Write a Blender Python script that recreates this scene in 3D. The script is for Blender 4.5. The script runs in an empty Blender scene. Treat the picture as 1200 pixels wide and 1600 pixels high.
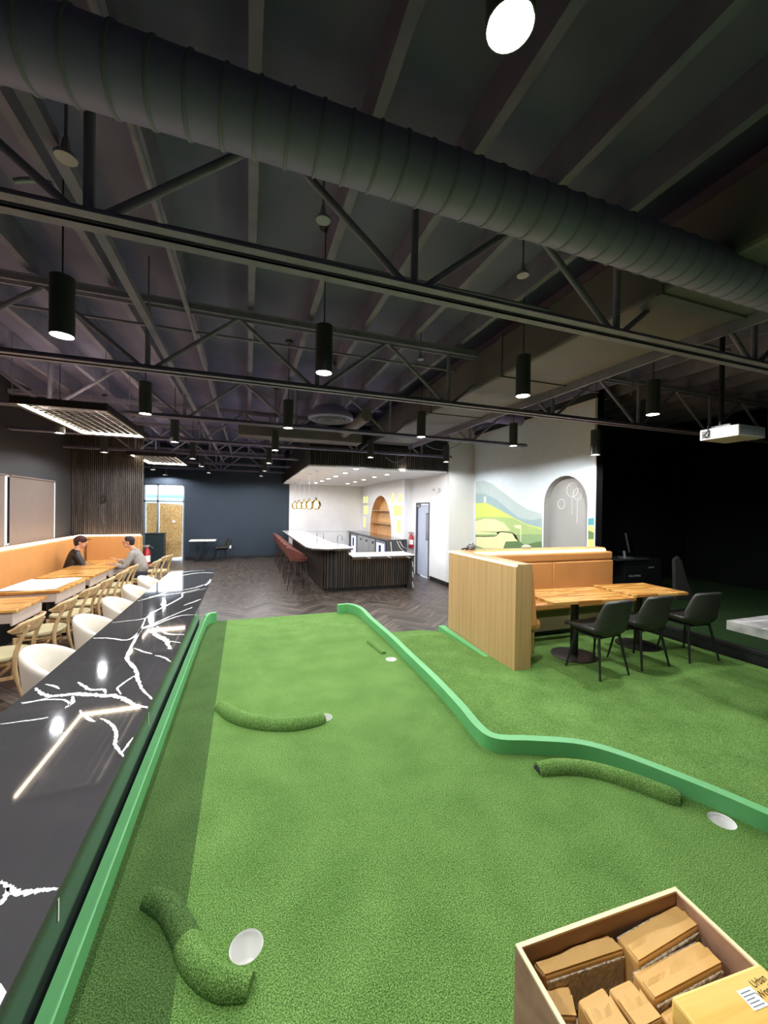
import bpy, bmesh, math, random
import numpy as np
from mathutils import Vector, Matrix
from mathutils.geometry import tessellate_polygon
random.seed(7)
PI = math.pi
sc = bpy.context.scene
COL = sc.collection
# ------------------------------------------------------------------ camera
FPX, YAW, PITCH, ROLL, H = 604.0, math.radians(19.4), math.radians(-0.4), math.radians(0.8), 1.95
_F = Vector((math.sin(YAW)*math.cos(PITCH), math.cos(YAW)*math.cos(PITCH), math.sin(PITCH)))
_r = Vector((math.cos(YAW), -math.sin(YAW), 0)); _u = _r.cross(_F)
_R = math.cos(ROLL)*_r + math.sin(ROLL)*_u
_U = -math.sin(ROLL)*_r + math.cos(ROLL)*_u
CAM = Vector((0, 0, H))
cd = bpy.data.cameras.new('camera'); cam = bpy.data.objects.new('camera', cd); COL.objects.link(cam)
cd.sensor_fit = 'HORIZONTAL'; cd.sensor_width = 36.0; cd.lens = 36.0*FPX/1200.0; cd.clip_start = 0.05; cd.clip_end = 200
cam.matrix_world = Matrix(((_R.x, _U.x, -_F.x, 0), (_R.y, _U.y, -_F.y, 0), (_R.z, _U.z, -_F.z, H), (0, 0, 0, 1)))
sc.camera = cam
# ------------------------------------------------------------------ world and exposure
w = bpy.data.worlds.new('sky'); sc.world = w; w.use_nodes = True
w.node_tree.nodes['Background'].inputs[0].default_value = (0.80, 0.90, 1.0, 1)
w.node_tree.nodes['Background'].inputs[1].default_value = 3.0
vs = sc.view_settings
vs.view_transform = 'Standard'; vs.look = 'None'; vs.gamma = 1.0; vs.use_curve_mapping = False; vs.exposure = 1.27
sc.cycles.use_denoising = True
sc.cycles.max_bounces = 8; sc.cycles.diffuse_bounces = 5
PENDANT_W, DOWN_W, LED_E, LENS_E = 62.0, 9.0, 6.0, 30.0

def at(x, y, X=None, Y=None, Z=None):
    """point of a known plane of the room that is seen at pixel x, y of the 1200x1600 photograph"""
    D = _F + (x-600)/FPX*_R + (800-y)/FPX*_U
    t = X/D.x if X is not None else (Y/D.y if Y is not None else (Z-H)/D.z)
    return CAM + t*D

# ------------------------------------------------------------------ materials
def lin(c):
    return tuple((v/12.92 if v <= 0.04045 else ((v+0.055)/1.055)**2.4) for v in [k/255 for k in c])
def newmat(name):
    m = bpy.data.materials.new(name); m.use_nodes = True
    nt = m.node_tree; b = nt.nodes['Principled BSDF']
    return m, nt, b
def ramp(nt, stops):
    r = nt.nodes.new('ShaderNodeValToRGB'); e = r.color_ramp.elements
    while len(e) < len(stops): e.new(0.5)
    for k, (p, c) in zip(e, stops):
        k.position = p; k.color = (*c, 1)
    return r
def objcoord(nt, scale=(1, 1, 1), rot=(0, 0, 0), rnd=False):
    tc = nt.nodes.new('ShaderNodeTexCoord'); mp = nt.nodes.new('ShaderNodeMapping')
    mp.inputs['Scale'].default_value = scale; mp.inputs['Rotation'].default_value = rot
    nt.links.new(tc.outputs['Object'], mp.inputs[0])
    if rnd:
        oi = nt.nodes.new('ShaderNodeObjectInfo'); ml = nt.nodes.new('ShaderNodeMath'); ml.operation = 'MULTIPLY'; ml.inputs[1].default_value = 37.0
        nt.links.new(oi.outputs['Random'], ml.inputs[0]); nt.links.new(ml.outputs[0], mp.inputs['Location'])
    return mp
def plain(name, c, rough=0.6, metal=0.0, var=0.12, scale=6.0, bump=0.0, bscale=80.0, spec=0.5, coat=0.0, sheen=0.0):
    m, nt, b = newmat(name); c = lin(c)
    mp = objcoord(nt); n = nt.nodes.new('ShaderNodeTexNoise'); n.inputs['Scale'].default_value = scale; n.inputs['Detail'].default_value = 4
    nt.links.new(mp.outputs[0], n.inputs['Vector'])
    r = ramp(nt, [(0.3, tuple(v*(1-var) for v in c)), (0.7, tuple(min(1, v*(1+var)) for v in c))])
    nt.links.new(n.outputs[0], r.inputs[0]); nt.links.new(r.outputs[0], b.inputs['Base Color'])
    b.inputs['Roughness'].default_value = rough; b.inputs['Metallic'].default_value = metal
    b.inputs['Specular IOR Level'].default_value = spec; b.inputs['Coat Weight'].default_value = coat
    b.inputs['Sheen Weight'].default_value = sheen
    if bump:
        n2 = nt.nodes.new('ShaderNodeTexNoise'); n2.inputs['Scale'].default_value = bscale; n2.inputs['Detail'].default_value = 3
        nt.links.new(mp.outputs[0], n2.inputs['Vector'])
        bp = nt.nodes.new('ShaderNodeBump'); bp.inputs['Strength'].default_value = bump; bp.inputs['Distance'].default_value = 0.01
        nt.links.new(n2.outputs[0], bp.inputs['Height']); nt.links.new(bp.outputs[0], b.inputs['Normal'])
    return m
def wood(name, cs, axis='Z', grain=14.0, stretch=12.0, rough=0.5, tone=0.0, bump=0.08, rnd=False, contrast=(0.3, 0.7)):
    """grain runs along axis; tone = brightness spread between pieces"""
    m, nt, b = newmat(name); cs = [lin(c) for c in cs]
    s = [grain]*3; s['XYZ'.index(axis)] = grain/stretch
    mp = objcoord(nt, tuple(s), rnd=rnd)
    n = nt.nodes.new('ShaderNodeTexNoise'); n.inputs['Scale'].default_value = 1.0; n.inputs['Detail'].default_value = 6; n.inputs['Distortion'].default_value = 0.8
    nt.links.new(mp.outputs[0], n.inputs['Vector'])
    st = [(contrast[0]+(contrast[1]-contrast[0])*i/(len(cs)-1), c) for i, c in enumerate(cs)]
    r = ramp(nt, st); nt.links.new(n.outputs[0], r.inputs[0]); out = r.outputs[0]
    if tone:
        oi = nt.nodes.new('ShaderNodeObjectInfo'); mr = nt.nodes.new('ShaderNodeMapRange')
        mr.inputs['To Min'].default_value = 1-tone; mr.inputs['To Max'].default_value = 1+tone
        nt.links.new(oi.outputs['Random'], mr.inputs['Value'])
        mx = nt.nodes.new('ShaderNodeVectorMath'); mx.operation = 'SCALE'
        nt.links.new(out, mx.inputs[0]); nt.links.new(mr.outputs[0], mx.inputs['Scale']); out = mx.outputs[0]
    nt.links.new(out, b.inputs['Base Color']); b.inputs['Roughness'].default_value = rough
    bp = nt.nodes.new('ShaderNodeBump'); bp.inputs['Strength'].default_value = bump; bp.inputs['Distance'].default_value = 0.004
    nt.links.new(n.outputs[0], bp.inputs['Height']); nt.links.new(bp.outputs[0], b.inputs['Normal'])
    return m
def staves(name, axis='X'):
    m, nt, b = newmat(name)
    mp = objcoord(nt, (1, 1, 1), (0, 0, 0 if axis == 'X' else PI/2), rnd=True)
    br = nt.nodes.new('ShaderNodeTexBrick'); br.offset = 0.37; br.inputs['Color1'].default_value = (*lin((166, 104, 42)), 1); br.inputs['Color2'].default_value = (*lin((228, 176, 98)), 1)
    br.inputs['Mortar'].default_value = (*lin((170, 112, 52)), 1); br.inputs['Scale'].default_value = 1.0; br.inputs['Mortar Size'].default_value = 0.0008; br.inputs['Bias'].default_value = 0.1
    br.inputs['Brick Width'].default_value = 0.32; br.inputs['Row Height'].default_value = 0.042
    mp2 = objcoord(nt, (4, 40, 40) if axis == 'X' else (40, 4, 40)); n = nt.nodes.new('ShaderNodeTexNoise'); n.inputs['Scale'].default_value = 1.0; n.inputs['Detail'].default_value = 5
    nt.links.new(mp.outputs[0], br.inputs['Vector']); nt.links.new(mp2.outputs[0], n.inputs['Vector'])
    mr = nt.nodes.new('ShaderNodeMapRange'); mr.inputs['To Min'].default_value = 0.72; mr.inputs['To Max'].default_value = 1.22; nt.links.new(n.outputs[0], mr.inputs['Value'])
    mx = nt.nodes.new('ShaderNodeVectorMath'); mx.operation = 'SCALE'; nt.links.new(br.outputs['Color'], mx.inputs[0]); nt.links.new(mr.outputs[0], mx.inputs['Scale'])
    nt.links.new(mx.outputs[0], b.inputs['Base Color']); b.inputs['Roughness'].default_value = 0.24
    return m
def emit(name, c, s):
    m, nt, b = newmat(name)
    b.inputs['Base Color'].default_value = (0.02, 0.02, 0.02, 1); b.inputs['Emission Color'].default_value = (*lin(c), 1); b.inputs['Emission Strength'].default_value = s
    return m
def turf(name, dark, mid, light):
    m, nt, b = newmat(name)
    mp = objcoord(nt)
    n = nt.nodes.new('ShaderNodeTexNoise'); n.inputs['Scale'].default_value = 230; n.inputs['Detail'].default_value = 3; n.inputs['Roughness'].default_value = 0.7
    n3 = nt.nodes.new('ShaderNodeTexNoise'); n3.inputs['Scale'].default_value = 4; n3.inputs['Detail'].default_value = 5
    v = nt.nodes.new('ShaderNodeTexVoronoi'); v.inputs['Scale'].default_value = 330
    for k in (n, n3, v): nt.links.new(mp.outputs[0], k.inputs['Vector'])
    a = nt.nodes.new('ShaderNodeMath'); a.operation = 'MULTIPLY_ADD'; a.inputs[1].default_value = 0.12
    nt.links.new(n3.outputs[0], a.inputs[0]); nt.links.new(n.outputs[0], a.inputs[2])
    a2 = nt.nodes.new('ShaderNodeMath'); a2.operation = 'MULTIPLY_ADD'; a2.inputs[1].default_value = -0.16
    nt.links.new(v.outputs['Distance'], a2.inputs[0]); nt.links.new(a.outputs[0], a2.inputs[2])
    r = ramp(nt, [(0.34, lin(dark)), (0.48, lin(mid)), (0.64, lin(light))])
    nt.links.new(a2.outputs[0], r.inputs[0]); nt.links.new(r.outputs[0], b.inputs['Base Color'])
    b.inputs['Roughness'].default_value = 0.95; b.inputs['Specular IOR Level'].default_value = 0.15
    bp = nt.nodes.new('ShaderNodeBump'); bp.inputs['Strength'].default_value = 0.9; bp.inputs['Distance'].default_value = 0.006
    nt.links.new(a2.outputs[0], bp.inputs['Height']); nt.links.new(bp.outputs[0], b.inputs['Normal'])
    return m
def glass(name, c, rough=0.0, alpha=None):
    m, nt, b = newmat(name)
    b.inputs['Base Color'].default_value = (*lin(c), 1); b.inputs['Roughness'].default_value = rough; b.inputs['Transmission Weight'].default_value = 1.0; b.inputs['IOR'].default_value = 1.3
    return m

M = {}
M['turf'] = turf('turf_pile', (48, 82, 30), (94, 134, 62), (150, 186, 108))
M['turf_darker'] = turf('turf_pile_darker', (34, 58, 24), (68, 98, 46), (108, 138, 80))  # same pile pattern in darker greens, for the left strip and one bump
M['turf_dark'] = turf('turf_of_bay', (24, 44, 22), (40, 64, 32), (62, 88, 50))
M['kerb'] = plain('green_paint', (94, 168, 102), 0.55, var=0.05)
M['stone'] = plain('black_quartz', (64, 63, 64), 0.045, var=0.06, scale=3, spec=0.6)
M['vein'] = plain('white_quartz_vein', (236, 236, 232), 0.15, var=0.04)
M['floor'] = wood('floor_plank_wood', [(46, 39, 35), (70, 61, 55), (98, 88, 80)], 'X', 22, 14, 0.45, 0.5, rnd=True)
M['ceil'] = plain('ceiling_black_paint', (114, 112, 146), 0.85, var=0.2, scale=1.2)
M['steel'] = plain('steel_black_paint', (126, 123, 148), 0.6, var=0.15, scale=9)
M['purlin'] = plain('joist_black_paint', (122, 120, 146), 0.8, var=0.15, scale=5)
M['duct'] = plain('duct_dark_paint', (138, 130, 176), 0.55, var=0.12, scale=3)
M['boxduct'] = plain('box_duct_dark_paint', (100, 96, 102), 0.6, var=0.12, scale=3)
M['projwhite'] = plain('projector_grey_white', (168, 167, 156), 0.5, var=0.05)
M['cyl'] = plain('pendant_black_metal', (58, 60, 62), 0.35, var=0.05)
M['blue'] = plain('dark_blue_wall_paint', (40, 52, 65), 0.75, var=0.05, scale=2)
M['blackwall'] = plain('black_wall_paint', (40, 43, 46), 0.85, var=0.08, scale=2)
M['darkwall'] = plain('charcoal_wall_paint', (52, 51, 53), 0.8, var=0.08, scale=2)
M['bay'] = plain('bay_black_fabric', (17, 19, 21), 0.95, var=0.15, scale=3, spec=0.1)
M['white'] = plain('white_wall_paint', (226, 226, 229), 0.7, var=0.02)
M['grey'] = plain('grey_wall_paint', (208, 207, 206), 0.75, var=0.02)
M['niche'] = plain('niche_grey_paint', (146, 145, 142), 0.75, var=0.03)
M['beige'] = plain('beige_wall_paint', (200, 190, 182), 0.75, var=0.02)
M['oak'] = wood('oak_veneer', [(172, 136, 89), (184, 148, 99), (194, 159, 109)], 'Z', 22, 40, 0.45, 0.02, rnd=True)
M['oak_h'] = wood('oak_veneer_edge', [(166, 130, 84), (184, 148, 99), (196, 162, 112)], 'Y', 16, 30, 0.45)
M['tan'] = plain('tan_leather', (204, 144, 84), 0.42, var=0.06, scale=3, bump=0.05, bscale=250)
M['butcher'] = staves('butcher_block', 'X')
M['ash'] = wood('ash_chair_wood', [(176, 142, 98), (202, 170, 124), (218, 190, 146)], 'Z', 30, 10, 0.45)
M['cream'] = plain('cream_seat_fabric', (186, 176, 138), 0.9, var=0.06, bump=0.1, bscale=300)
M['shell'] = plain('ivory_velvet', (238, 230, 214), 0.8, var=0.03, sheen=0.3)
M['apron'] = plain('light_laminate', (196, 180, 170), 0.6, var=0.05)
M['bleather'] = plain('black_leatherette', (46, 46, 42), 0.5, var=0.08, bump=0.05, bscale=300)
M['bmetal'] = plain('black_metal', (28, 28, 29), 0.4, var=0.05)
M['slat'] = wood('dark_walnut_slat', [(42, 37, 35), (62, 55, 52), (84, 76, 72)], 'Z', 25, 20, 0.5, 0.15, rnd=True)
M['barslat'] = wood('bar_walnut_slat', [(30, 25, 21), (50, 42, 34), (74, 62, 50)], 'Z', 25, 20, 0.45, 0.18, rnd=True)
M['brown'] = plain('brown_leather', (98, 52, 42), 0.6, var=0.06)
M['ply'] = wood('plywood', [(128, 98, 78), (156, 122, 98), (176, 142, 116)], 'X', 10, 8, 0.7)
M['plyedge'] = plain('plywood_edge', (232, 212, 168), 0.7, var=0.06, scale=40)
M['kraft'] = plain('kraft_paper', (212, 168, 98), 0.6, var=0.06, scale=12, bump=0.25, bscale=14)
M['pine'] = wood('pine_board', [(196, 146, 62), (224, 182, 88), (238, 204, 118)], 'X', 18, 14, 0.4)
M['paper'] = plain('white_paper', (228, 234, 236), 0.8, var=0.03)
M['steel_light'] = plain('brushed_steel', (176, 178, 178), 0.35, metal=0.6, var=0.04)
M['chrome'] = plain('chrome', (210, 210, 212), 0.12, metal=1.0, var=0.02)
M['plastic'] = plain('white_plastic', (232, 232, 230), 0.45, var=0.02)
M['cupgrey'] = plain('cup_white_plastic', (238, 238, 234), 0.6, var=0.02)
M['red'] = plain('red_enamel', (170, 30, 36), 0.35, var=0.04)
M['teal'] = plain('dark_teal_laminate', (24, 42, 46), 0.5, var=0.05)
M['shade'] = plain('roller_shade_fabric', (112, 100, 94), 0.9, var=0.03, bump=0.05, bscale=400)
def pane_glass():
    m, nt, b = newmat('window_glass'); nt.nodes.remove(b)
    t = nt.nodes.new('ShaderNodeBsdfTransparent'); g = nt.nodes.new('ShaderNodeBsdfGlossy'); g.inputs['Roughness'].default_value = 0.02
    fr_ = nt.nodes.new('ShaderNodeFresnel'); fr_.inputs[0].default_value = 1.45; mx = nt.nodes.new('ShaderNodeMixShader')
    nt.links.new(fr_.outputs[0], mx.inputs[0]); nt.links.new(t.outputs[0], mx.inputs[1]); nt.links.new(g.outputs[0], mx.inputs[2])
    nt.links.new(mx.outputs[0], nt.nodes['Material Output'].inputs[0]); return m
M['glassp'] = pane_glass()
M['amber'] = glass('amber_glass', (240, 200, 130), 0.02)
M['frame'] = plain('aluminium_frame', (150, 155, 160), 0.4, metal=0.5, var=0.03)
M['dframe'] = plain('dark_grey_frame', (70, 74, 80), 0.5, var=0.03)
M['marble'] = plain('white_marble', (232, 232, 230), 0.15, var=0.08, scale=4)
M['gmarble'] = plain('grey_marble', (150, 148, 146), 0.3, var=0.35, scale=7)
M['led'] = emit('warm_led', (255, 220, 176), LED_E)
M['ledw'] = emit('white_led', (255, 232, 200), LED_E*2.6)
M['lens'] = emit('lamp_lens', (255, 246, 230), LENS_E)
M['bulb'] = emit('filament_bulb', (255, 224, 150), 12.0)
M['yglow'] = emit('backlit_onyx', (255, 240, 150), 0.5)
M['coolglow'] = emit('cooler_interior_light', (196, 200, 250), 0.9)
# osb
def osb():
    m, nt, b = newmat('osb_board'); mp = objcoord(nt, (60, 60, 28))
    v = nt.nodes.new('ShaderNodeTexVoronoi'); v.inputs['Scale'].default_value = 1.0
    nt.links.new(mp.outputs[0], v.inputs['Vector'])
    s = nt.nodes.new('ShaderNodeSeparateColor'); nt.links.new(v.outputs['Color'], s.inputs[0])
    r = ramp(nt, [(0.1, lin((212, 166, 100))), (0.5, lin((236, 196, 128))), (0.9, lin((250, 224, 168)))])
    nt.links.new(s.outputs[0], r.inputs[0]); nt.links.new(r.outputs[0], b.inputs['Base Color']); b.inputs['Roughness'].default_value = 0.8
    return m
M['osb'] = osb()
def bubble():
    m, nt, b = newmat('bubble_wrap'); mp = objcoord(nt)
    v = nt.nodes.new('ShaderNodeTexVoronoi'); v.inputs['Scale'].default_value = 95
    nt.links.new(mp.outputs[0], v.inputs['Vector'])
    bp = nt.nodes.new('ShaderNodeBump'); bp.inputs['Strength'].default_value = 1.0; bp.inputs['Distance'].default_value = 0.01; bp.invert = True
    nt.links.new(v.outputs['Distance'], bp.inputs['Height']); nt.links.new(bp.outputs[0], b.inputs['Normal'])
    b.inputs['Base Color'].default_value = (*lin((196, 182, 158)), 1); b.inputs['Roughness'].default_value = 0.12
    return m
M['bubble'] = bubble()
def tweed():
    return plain('grey_marl_knit', (150, 144, 138), 0.95, var=0.45, scale=60)
M['knit'] = tweed()
M['jacket'] = plain('black_quilted_nylon', (24, 24, 27), 0.4, var=0.1, bump=0.3, bscale=30)
M['cap'] = plain('dark_red_cap', (58, 24, 26), 0.8, var=0.05)
M['skin'] = plain('skin_tone', (196, 142, 112), 0.55, var=0.04)
M['hair'] = plain('dark_hair', (28, 22, 20), 0.7, var=0.1)
M['jeans'] = plain('dark_trousers', (46, 48, 56), 0.85, var=0.08)
M['eye'] = plain('dark_eye', (24, 20, 18), 0.3, var=0.0)
M['ink'] = plain('dark_brand_ink', (70, 44, 12), 0.8, var=0.05)
M['inkw'] = plain('pale_lettering', (190, 190, 188), 0.6, var=0.02)
M['inkg'] = plain('grey_print', (120, 126, 130), 0.8, var=0.02)

# ------------------------------------------------------------------ mesh helpers
class MB:
    def __init__(s): s.v = []; s.f = []
    def add(s, vs, fs):
        o = len(s.v); s.v += [tuple(p) for p in vs]; s.f += [tuple(o+i for i in f) for f in fs]; return s
    def box(s, x0, y0, z0, x1, y1, z1):
        return s.add([(x0,y0,z0),(x1,y0,z0),(x1,y1,z0),(x0,y1,z0),(x0,y0,z1),(x1,y0,z1),(x1,y1,z1),(x0,y1,z1)],
                     [(3,2,1,0),(4,5,6,7),(0,1,5,4),(1,2,6,5),(2,3,7,6),(3,0,4,7)])
    def obox(s, c, size, mat=None):
        hx, hy, hz = [k/2 for k in size]; c = Vector(c)
        vs = [Vector(p) for p in ((-hx,-hy,-hz),(hx,-hy,-hz),(hx,hy,-hz),(-hx,hy,-hz),(-hx,-hy,hz),(hx,-hy,hz),(hx,hy,hz),(-hx,hy,hz))]
        if mat is not None: vs = [mat @ p for p in vs]
        return s.add([c+p for p in vs], [(3,2,1,0),(4,5,6,7),(0,1,5,4),(1,2,6,5),(2,3,7,6),(3,0,4,7)])
    def bar(s, p, q, wd, ht, up=(0,0,1)):
        p, q = Vector(p), Vector(q); d = (q-p); L = d.length; d.normalize(); up = Vector(up)
        sd = d.cross(up)
        if sd.length < 1e-4: sd = d.cross(Vector((1,0,0)))
        sd.normalize(); u2 = sd.cross(d)
        m = Matrix((sd, d, u2)).transposed()
        return s.obox((p+q)/2, (wd, L, ht), m)
    def tube(s, pts, r, n=8, caps=True, flat=1.0):
        pts = [Vector(p) for p in pts]; rs = r if isinstance(r, (list, tuple)) else [r]*len(pts)
        rings = []; prev = None
        for i, p in enumerate(pts):
            t = (pts[min(i+1, len(pts)-1)]-pts[max(i-1, 0)]).normalized()
            if prev is None:
                a = Vector((0,0,1)) if abs(t.z) < 0.9 else Vector((1,0,0)); x = t.cross(a).normalized()
            else:
                x = (prev-t*prev.dot(t)).normalized()
            prev = x; y = t.cross(x)
            rings.append([p+rs[i]*(math.cos(2*PI*k/n)*x+math.sin(2*PI*k/n)*y*flat) for k in range(n)])
        o = len(s.v); s.v += [tuple(p) for g in rings for p in g]
        for i in range(len(pts)-1):
            for k in range(n):
                a, b = o+i*n+k, o+i*n+(k+1) % n
                s.f.append((a, b, b+n, a+n))
        if caps:
            s.f.append(tuple(o+k for k in reversed(range(n)))); s.f.append(tuple(o+(len(pts)-1)*n+k for k in range(n)))
        return s
    def lathe(s, prof, c=(0,0,0), n=24, mat=None, sx=1.0, sy=1.0, caps=True):
        c = Vector(c); o = len(s.v)
        for r, z in prof:
            for k in range(n):
                p = Vector((r*math.cos(2*PI*k/n)*sx, r*math.sin(2*PI*k/n)*sy, z))
                s.v.append(tuple(c+(mat @ p if mat is not None else p)))
        for i in range(len(prof)-1):
            for k in range(n):
                a, b = o+i*n+k, o+i*n+(k+1) % n
                s.f.append((a, b, b+n, a+n))
        if caps and prof[0][0] > 1e-6: s.f.append(tuple(o+k for k in reversed(range(n))))
        if caps and prof[-1][0] > 1e-6: s.f.append(tuple(o+(len(prof)-1)*n+k for k in range(n)))
        return s
    def prism(s, poly, z0, z1, fn=lambda x, y, z: (x, y, z)):
        n = len(poly)
        vs = [fn(x, y, z0) for x, y in poly]+[fn(x, y, z1) for x, y in poly]
        fs = [tuple(reversed(range(n))), tuple(range(n, 2*n))]+[(i, (i+1) % n, (i+1) % n+n, i+n) for i in range(n)]
        return s.add(vs, fs)
    def ball(s, c, r, n=12, m=8, sc3=(1,1,1), mat=None):
        prof = [(math.sin(PI*i/m), -math.cos(PI*i/m)) for i in range(m+1)]
        o = len(s.v); c = Vector(c)
        for a, z in prof:
            for k in range(n):
                p = Vector((a*math.cos(2*PI*k/n)*r*sc3[0], a*math.sin(2*PI*k/n)*r*sc3[1], z*r*sc3[2]))
                s.v.append(tuple(c+(mat @ p if mat is not None else p)))
        for i in range(m):
            for k in range(n):
                a, b = o+i*n+k, o+i*n+(k+1) % n
                s.f.append((a, b, b+n, a+n))
        return s
    def surf(s, fn, nu, nv, cu=False):
        o = len(s.v)
        for i in range(nu):
            for j in range(nv): s.v.append(tuple(fn(i/(nu if cu else nu-1), j/(nv-1))))
        for i in range(nu if cu else nu-1):
            for j in range(nv-1):
                a = o+i*nv+j; b = o+((i+1) % nu)*nv+j
                s.f.append((a, b, b+1, a+1))
        return s
    def build(s, name, mat, parent=None, smooth=None, bevel=0.0, sub=0, solid=0.0, seg=2):
        me = bpy.data.meshes.new(name); me.from_pydata(s.v, [], s.f)
        bm = bmesh.new(); bm.from_mesh(me)
        bmesh.ops.remove_doubles(bm, verts=bm.verts, dist=1e-6)
        bmesh.ops.recalc_face_normals(bm, faces=bm.faces); bm.to_mesh(me); bm.free()
        o = bpy.data.objects.new(name, me); COL.objects.link(o)
        me.materials.append(M[mat] if isinstance(mat, str) else mat)
        if smooth is not None:
            for p in me.polygons: p.use_smooth = True
            if smooth < 180: me.set_sharp_from_angle(angle=math.radians(smooth))
        if parent is not None:
            o.parent = parent; o.matrix_parent_inverse = mw(parent).inverted()
        if solid:
            md = o.modifiers.new('solid', 'SOLIDIFY'); md.thickness = solid; md.offset = 0
        if bevel:
            md = o.modifiers.new('bevel', 'BEVEL'); md.width = bevel; md.segments = seg; md.limit_method = 'ANGLE'; md.harden_normals = False
        if sub:
            md = o.modifiers.new('sub', 'SUBSURF'); md.levels = sub; md.render_levels = sub
        return o
def mw(o):
    m = Matrix.LocRotScale(o.location, o.rotation_euler, o.scale)
    return (mw(o.parent) @ o.matrix_parent_inverse @ m) if o.parent else m
def tag(o, label, cat, group=None):
    o['label'] = label; o['category'] = cat
    if group: o['group'] = group
    return o
def thing(name, label, cat, loc=(0,0,0), rz=0.0, group=None):
    o = bpy.data.objects.new(name, None); COL.objects.link(o); o.empty_display_size = 0.1
    o.location = loc; o.rotation_euler = (0, 0, rz)
    return tag(o, label, cat, group)
def struct(o, label=None):
    o['kind'] = 'structure'
    if label: o['label'] = label
    return o
CH = {}
def kids(o): return [c for c in bpy.data.objects if c.parent == o]
def copy_tree(root, loc, rz, label, group=None):
    r = root.copy(); COL.objects.link(r); r.location = loc; r.rotation_euler = (0, 0, rz); r['label'] = label
    if group: r['group'] = group
    for ch in kids(root):
        c = ch.copy(); COL.objects.link(c); c.parent = r
        for g in kids(ch):
            d = g.copy(); COL.objects.link(d); d.parent = c
    return r
def place(root, used, loc, rz, label, group=None):
    if not used:
        used.append(1); root.location = loc; root.rotation_euler = (0, 0, rz); root['label'] = label
        if group: root['group'] = group
        return root
    return copy_tree(root, loc, rz, label, group)
def child_copy(o, parent, loc=None):
    c = o.copy(); COL.objects.link(c)
    if loc is not None: c.location = loc
    return c
def catmull(pts, n=8):
    pts = [Vector(p) for p in pts]; P = [pts[0]*2-pts[1]]+pts+[pts[-1]*2-pts[-2]]; out = []
    for i in range(1, len(P)-2):
        for k in range(n):
            t = k/n; a, b, c, d = P[i-1:i+3]
            out.append(0.5*((2*b)+(c-a)*t+(2*a-5*b+4*c-d)*t*t+(3*b-a-3*c+d)*t**3))
    return out+[pts[-1]]
def offset_path(pts, d):
    out = []
    for i, p in enumerate(pts):
        a = pts[max(i-1, 0)]; b = pts[min(i+1, len(pts)-1)]
        t = Vector((b.x-a.x, b.y-a.y)).normalized()
        out.append(Vector((p.x-t.y*d, p.y+t.x*d, p.z)))
    return out
def ribbon(mb, pts, wd, z0, z1):
    L = offset_path(pts, wd/2); Rr = offset_path(pts, -wd/2); n = len(pts); o = len(mb.v)
    for a, b in zip(L, Rr): mb.v += [(a.x,a.y,z0),(b.x,b.y,z0),(b.x,b.y,z1),(a.x,a.y,z1)]
    for i in range(n-1):
        for k in range(4):
            a = o+i*4+k; b = o+i*4+(k+1) % 4
            mb.f.append((a, b, b+4, a+4))
    mb.f += [(o+3,o+2,o+1,o), (o+4*n-4,o+4*n-3,o+4*n-2,o+4*n-1)]
    return mb
def poly_holes(name, outer, holes, mat, fn, parent=None):
    """flat sheet with holes; fn maps the 2-D outline to 3-D"""
    loops = [[Vector((p[0], p[1], 0)) for p in lp] for lp in [outer]+holes]
    tris = tessellate_polygon(loops)
    me = bpy.data.meshes.new(name); me.from_pydata([tuple(fn(p.x, p.y)) for lp in loops for p in lp], [], [tuple(t) for t in tris])
    bm = bmesh.new(); bm.from_mesh(me); bmesh.ops.recalc_face_normals(bm, faces=bm.faces); bm.to_mesh(me); bm.free()
    o = bpy.data.objects.new(name, me); COL.objects.link(o); me.materials.append(M[mat])
    if parent is not None: o.parent = parent; o.matrix_parent_inverse = mw(parent).inverted()
    return o
def spot(parent, loc, watt, size=125, blend=0.7, rad=0.05, col=(0.975, 0.985, 1.0), name='lamp_light'):
    L = bpy.data.lights.new(name, 'SPOT'); L.energy = watt; L.spot_size = math.radians(size); L.spot_blend = blend; L.shadow_soft_size = rad; L.color = col
    o = bpy.data.objects.new(name, L); COL.objects.link(o); o.location = loc; o.parent = parent
    return o
def rotz(a): return Matrix.Rotation(a, 3, 'Z')
def text(name, body, size, mat, parent, M4, extrude=0.0005):
    cu = bpy.data.curves.new(name, 'FONT'); cu.body = body; cu.size = size; cu.extrude = extrude; cu.align_x = 'CENTER'; cu.align_y = 'CENTER'
    o = bpy.data.objects.new(name, cu); COL.objects.link(o); cu.materials.append(M[mat])
    me = bpy.data.meshes.new_from_object(o.evaluated_get(bpy.context.evaluated_depsgraph_get())); bpy.data.objects.remove(o)
    o = bpy.data.objects.new(name, me); COL.objects.link(o)
    if not me.materials: me.materials.append(M[mat])
    o.parent = parent; o.matrix_parent_inverse = mw(parent).inverted(); o.matrix_basis = M4
    return o

# ------------------------------------------------------------------ the room shell
XL, YB, XR, YN = -3.95, 15.8, 10.5, -4.5           # window wall, end wall, far side of the bay, wall behind the camera
ZD = 4.25                                          # roof deck
XM, XD, YRET = 5.53, 4.82, 8.71                    # mural wall, door wall, return face beside the mural
XBAR = 4.56                                        # wall behind the bar
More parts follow.
